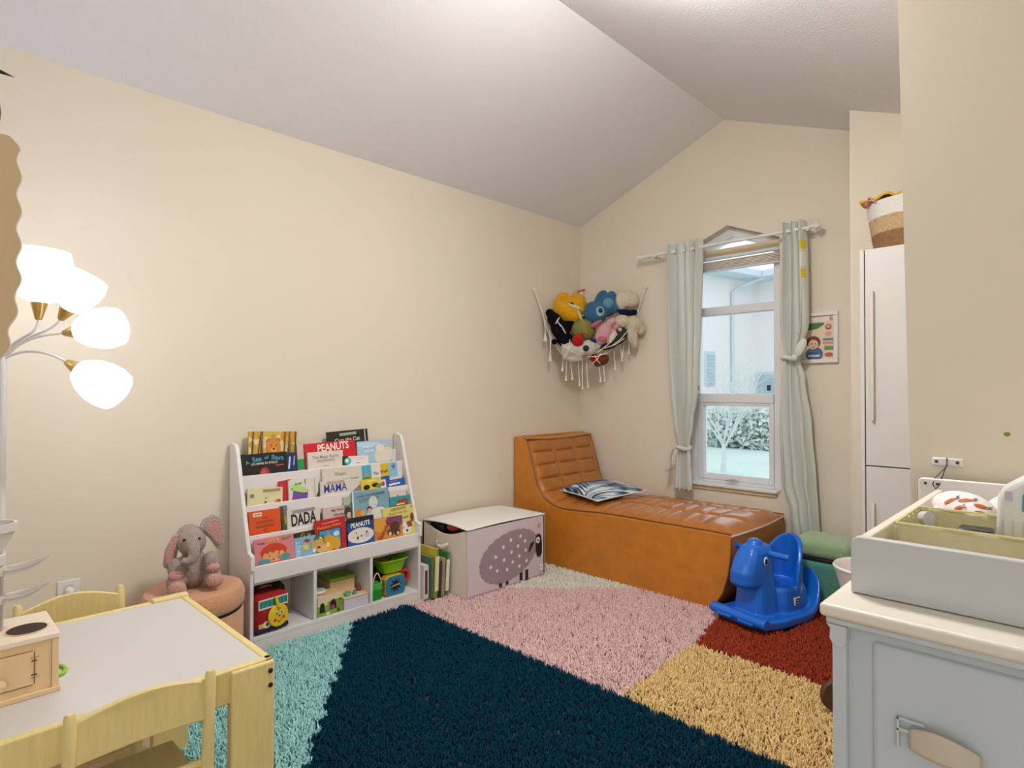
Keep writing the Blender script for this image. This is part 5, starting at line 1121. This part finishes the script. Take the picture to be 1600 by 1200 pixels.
soft('plush_animal', 'dark grey plush animal at the lower right of the net', [(.195, .115, .10, (.10, .058, .055), 28), (.135, .06, .11, (.07, .035, .04), 10), (.22, .185, .10, (.04, .03, .03))], '#4a4540', [('white_spot', .215, .165, .145, (.016, .014, .01), '#d8d4d0', 0)])
soft('plush_dog', 'white plush dog with black nose at the front of the net', [(-.005, .038, .14, (.062, .055, .052)), (.052, .06, .13, (.036, .04, .03), -20), (-.055, .02, .14, (.05, .045, .045)), (-.125, .025, .12, (.075, .06, .055)), (-.165, .0, .12, (.03, .05, .03)), (-.10, -.035, .12, (.06, .03, .035))], '#dfd6c9', [('nose', -.03, .03, .196, (.021, .021, .014), M_black, 0), ('blue_bow', .028, .085, .165, (.024, .016, .012), '#2a3a86', -15)])
soft('pompom', 'red plush pompom beside the white plush dog', [(-.085, .085, .175, (.042, .040, .038)), (-.06, .125, .17, (.022, .014, .014), 35)], '#c01a18')
soft('plush_animal', 'brown plush animal with a red shirt at the bottom of the net', [(.11, -.045, .07, (.045, .036, .035), 35), (.068, -.075, .075, (.026, .02, .02)), (.06, -.035, .06, (.03, .03, .03))], '#7a4a2a', [('red_shirt', .048, -.035, .09, (.036, .032, .028), '#b0141c', 0)])

# ------------------------------------------------------------------ dresser with changing tray
M_dr = mat('dresser_white', '#c8d0d5', .35, var=.01, coat=.1); M_drt = mat('dresser_top_cream', '#e6dfcf', .45, var=.02)
DX0, DX1, DY0, DY1, DZ = 2.635, 3.50, -2.795, -2.075, .832
dr = thing('changing_dresser', 'white dresser with a cream top in the right foreground', 'dresser', (3.06, -2.44, 0))
MB().box((2.621, -2.812, DZ + .004), (3.52, -2.068, .855)).build('top', M_drt, dr, bevel=.006, seg=3)
MB().box((2.628, -2.805, DZ - .006), (3.51, -2.07, DZ + .004)).build('top_moulding', M_dr, dr, bevel=.003)
MB().box((DX0, -2.80, 0), (2.653, -2.775, DZ - .006)).build('corner_post', M_dr, dr, bevel=.002)
MB().prism([(0, 0), (.005, -.006), (.004, -.020), (.010, -.030), (.022, -.030), (.026, -.022), (.026, 0)], lambda a, b, d: (2.629 + a, d, DZ - .006 + b), -2.806, -2.78).build('corbel', M_dr, dr, bevel=.001)
MB().box((DX0, -2.775, .06), (2.650, DY1, DZ - .006)).build('side_panel', M_dr, dr, smooth=False)
MB().box((DX1 - .015, -2.79, 0), (DX1, DY1, DZ - .006)).build('side_panel', M_dr, dr, smooth=False)
MB().box((2.65, -2.785, .06), (DX1 - .015, -2.77, DZ - .006)).build('front_frame', M_dr, dr, smooth=False)
for z0, z1 in ((.585, .812), (.33, .57), (.09, .315)):
    d = MB().box((2.682, -2.792, z0), (3.47, -2.772, z1)).build('drawer', M_dr, dr, bevel=.008, seg=3)
    zz = z0 + .138 if z0 > .5 else (z0 + z1) / 2
    MB().box((2.713, -2.800, zz - .04), (2.7165, -2.792, zz)).box((2.713, -2.800, zz - .0035), (2.745, -2.796, zz)).box((2.713, -2.800, zz - .018), (2.745, -2.796, zz - .014)).build('pull_plate', M_dr, d, bevel=.0008)
    MB().grid(lambda u, v: (2.728 + .075 * u, -2.80 - .014 * math.sin(PI * u), zz - .036 + .036 * v * (.35 + .65 * math.sin(PI * (.18 + .72 * u)))), 16, 8).build('cup_pull', mat('cream_pull', '#cfc5b2', .5, var=.05), d, solid=.003)
MB().box((2.66, -2.76, 0), (3.49, -2.09, .06)).build('plinth', M_dr, dr, smooth=False)

ty = thing('changing_tray', 'white changing tray with tall front board on top of the dresser', 'changing tray', (2.97, -2.41, .856))
fp = [(2.642, .856), (3.30, .856), (3.30, .940)] + [(2.654, .940), (2.648, .938), (2.644, .934), (2.642, .928)]
MB().prism(fp, XZ, -2.735, -2.719).build('front_board', mat('tray_white', '#c6c8c8', .5, var=.01), ty, bevel=.002)
MB().box((2.646, -2.719, .856), (2.660, -2.102, .935)).build('side_board', M_drt, ty, bevel=.002)
MB().box((3.285, -2.719, .856), (3.30, -2.102, .935)).build('side_board', M_drt, ty, bevel=.002)
MB().prism([(2.612, .856), (3.30, .856), (3.30, .958), (2.620, .958), (2.614, .956), (2.612, .950)], XZ, -2.102, -2.085).build('back_board', M_white, ty, bevel=.002)
for x in (2.626, 2.648): MB().lathe([(0, 0), (.003, 0), (.003, .0015), (0, .002)], (x, -2.102, .947), 10, R=rotm((0, -1, 0))).build('screw', M_steel, ty)
an = thing('wall_anchor', 'white furniture anchor bracket with a cable tie on the right wall above the tray', 'anchor', (2.66, -2.06, .98))
MB().box((2.632, -2.066, .985), (2.690, -2.0605, 1.003)).build('plate', M_white, an, bevel=.0025)
for x in (2.641, 2.680): MB().lathe([(0, 0), (.0035, 0), (.0035, .0015), (0, .002)], (x, -2.066, .994), 10, R=rotm((0, -1, 0))).build('screw', M_steel, an)
MB().tube([(2.661, -2.068, 1.004), (2.661, -2.069, .985), (2.650, -2.085, .970), (2.642, -2.098, .958), (2.640, -2.105, .945), (2.646, -2.107, .936), (2.652, -2.106, .945), (2.656, -2.09, .965), (2.661, -2.068, .99)], .0011, 6).build('cable_tie', M_black, an)

pd = thing('changing_pad', 'pale quilted changing pad inside the tray', 'changing pad', (2.97, -2.41, .858))
def pad(u, v):
    x = 2.664 + .615 * u; y = -2.714 + .605 * v
    e = abs(2 * u - 1) ** 2.2 * min(1, max(0, (v - .42) / .15)); rib = .0012 * math.sin(v * 150)
    edge = min(1, min(u, 1 - u) / .02, min(v, 1 - v) / .02)
    return (x, y, .866 + (.018 + .062 * e * min(1, edge) + rib) * edge ** .5)
MB().grid(pad, 60, 110).build('pad_cover', mat('pad_cotton', '#e6d9d2', .9, var=.02), pd, angle=80)
MB().box((2.664, -2.714, .857), (3.279, -2.109, .8665)).build('pad_base', mat('pad_cotton', '#e6d9d2'), pd, smooth=False)

# fox print muslins
M_mus = mat('muslin_white', '#e8e2e2', .9, var=.02, bump=.1, bscale=200)
def bundle(label, c, r, R_, spots):
    t = thing('muslin_cloth', label, 'cloth', (c[0], c[1], c[2] - r[2]), group='printed muslins in the changing tray')
    m = MB(); m.ell(c, r, R=R_, n=28, k=18); m.build('cloth', M_mus, t)
    for (th, ph, s) in spots:
        d = Vector((math.cos(ph) * math.cos(th), math.cos(ph) * math.sin(th), math.sin(ph)))
        p = Vector(c) + R_ @ Vector((d.x * r[0], d.y * r[1], d.z * r[2])); nrm = (R_ @ Vector((d.x / r[0], d.y / r[1], d.z / r[2]))).normalized()
        MB().ell(p, (s, s * .62, .0012), R=rotm(nrm), n=14, k=6).build('orange_print', ink('#b4591a'), t)
        for k in range(3):
            q = p + rotm(nrm) @ Vector((s * 1.35, (k - 1) * s * .35, .0005)); MB().ell(q, (s * .4, s * .05, .0008), R=rotm(nrm), n=8, k=4).build('whisker_print', M_black, t)
    return t
bundle('rolled white muslin with orange fox faces nearest the caddy', (2.725, -2.33, .935), (.042, .085, .030), Matrix.Rotation(.5, 3, 'Z'), [(-2.75, .62, .011), (-2.15, .85, .011), (-1.6, .60, .010), (-2.4, .28, .009), (-1.75, .18, .009)])
bundle('folded white muslin with an orange fox face by the diaper pack', (2.785, -2.25, .925), (.035, .065, .030), Matrix.Rotation(.2, 3, 'Z'), [(-1.3, .5, .013), (-.9, 1.1, .011)])

# caddy
M_cad = mat('cream_canvas', '#d9d0a4', .9, var=.05, bump=.2, bscale=300)
cd_ = thing('storage_caddy', 'cream fabric caddy at the front of the changing tray', 'caddy', (2.85, -2.55, .87))
KX0, KX1, KY0, KY1, KZ0, KZ1 = 2.678, 3.02, -2.630, -2.455, .885, .948
def wallp(a, b, nx, nm):
    def fn(u, v):
        x = a[0] + (b[0] - a[0]) * u; y = a[1] + (b[1] - a[1]) * u; k = math.sin(PI * min(1, max(0, u))) * .004 * math.sin(u * 34 + v * 3)
        return (x + nx[0] * k, y + nx[1] * k, KZ0 + (KZ1 - KZ0) * v)
    MB().grid(fn, 40, 8).build(nm, M_cad, cd_, solid=.004, angle=80)
wallp((KX0, KY0), (KX1, KY0), (0, -1), 'front_wall'); wallp((KX0, KY1), (KX1, KY1), (0, 1), 'back_wall'); wallp((KX0, KY0), (KX0, KY1), (-1, 0), 'end_wall'); wallp((KX1, KY0), (KX1, KY1), (1, 0), 'end_wall')
MB().box((KX0, KY0, KZ0 - .003), (KX1, KY1, KZ0)).build('bottom', M_cad, cd_, smooth=False)
MB().tube([(KX0, KY0, KZ1), (KX1, KY0, KZ1), (KX1, KY1, KZ1), (KX0, KY1, KZ1), (KX0, KY0, KZ1)], .003, 6).build('rim', mat('cream_binding', '#d2c890', .9), cd_)
lt = thing('lotion_bottle', 'white lotion tube cap standing in the left end of the cream caddy', 'bottle', (2.704, -2.545, .887))
MB().lathe([(0, .887), (.012, .887), (.013, .93), (.011, .935)], (2.704, -2.545, 0), 20).build('tube', M_white, lt)
MB().lathe([(0, -.006), (.012, -.006), (.0125, .006), (0, .007)], (2.704, -2.545, .945), 20, R=rotm((.75, -.5, .1))).build('cap', mat('cap_grey', '#cfcccb', .4), lt)
o = MB().box((2.745, -2.56, .888), (2.79, -2.515, .939)).build('black_case', plastic('#16181f'), bevel=.004); tag(o, 'small black case in the middle of the cream caddy', 'case')
o = MB().lathe([(0, .888), (.02, .888), (.021, .925), (.016, .934), (0, .939)], (2.766, -2.59, 0), 24).build('cream_jar', mat('jar_cream', '#e2dccf', .5)); tag(o, 'cream round jar in front of the black case in the caddy', 'jar')
o = MB().grid(lambda u, v: (2.715 + .035 * u, -2.60 + .03 * v, .930 + .008 * math.sin(9 * u) * math.sin(7 * v)), 12, 10).build('grey_wipe', mat('greige_cloth', '#b9ab90', .9), solid=.004, angle=80); tag(o, 'crumpled grey beige cloth inside the cream caddy', 'cloth')
dp = thing('diaper_pack', 'white plastic diaper pack with a blue print leaning in the caddy', 'pack', (2.85, -2.50, .887))
pk = [(2.790, .887), (2.96, .887), (2.97, 1.05), (2.84, 1.035), (2.800, 1.005), (2.793, .99)]
MB().prism(pk, XZ, -2.525, -2.465).build('pack_film', mat('pack_white', '#e4e6e2', .3, var=.03, bump=.3, bscale=40), dp, bevel=.01, seg=3)
art(dp, [('p', [(2.823, .972), (2.835, .962), (2.87, .966), (2.90, .975), (2.90, 1.015), (2.85, 1.012), (2.828, 1.004), (2.824, .995)], '#4f9cba'), ('p', [(2.828, 1.004), (2.85, 1.012), (2.9, 1.018), (2.9, 1.0), (2.83, .996)], '#a9d2de'), ('r', 2.803, .985, 2.812, 1.0, '#cdbfd6')] + [('r', 2.80 + .012 * i, .90, 2.8015 + .012 * i, .955, '#cfcac0') for i in range(6)], lambda a, b, d: (a, -2.5255 - d, b), 'pack_print', local=False)
st = thing('wall_sticker', 'tiny green leaf sticker on the right wall', 'sticker', (2.766, -2.06, 1.062))
MB().ell((2.766, -2.0605, 1.063), (.006, .0012, .0045)).build('leaf', mat('sticker_green', '#6aa024', .5), st)
MB().ell((2.766, -2.0615, 1.060), (.002, .001, .002)).build('dot', ink('#b05a4a'), st)
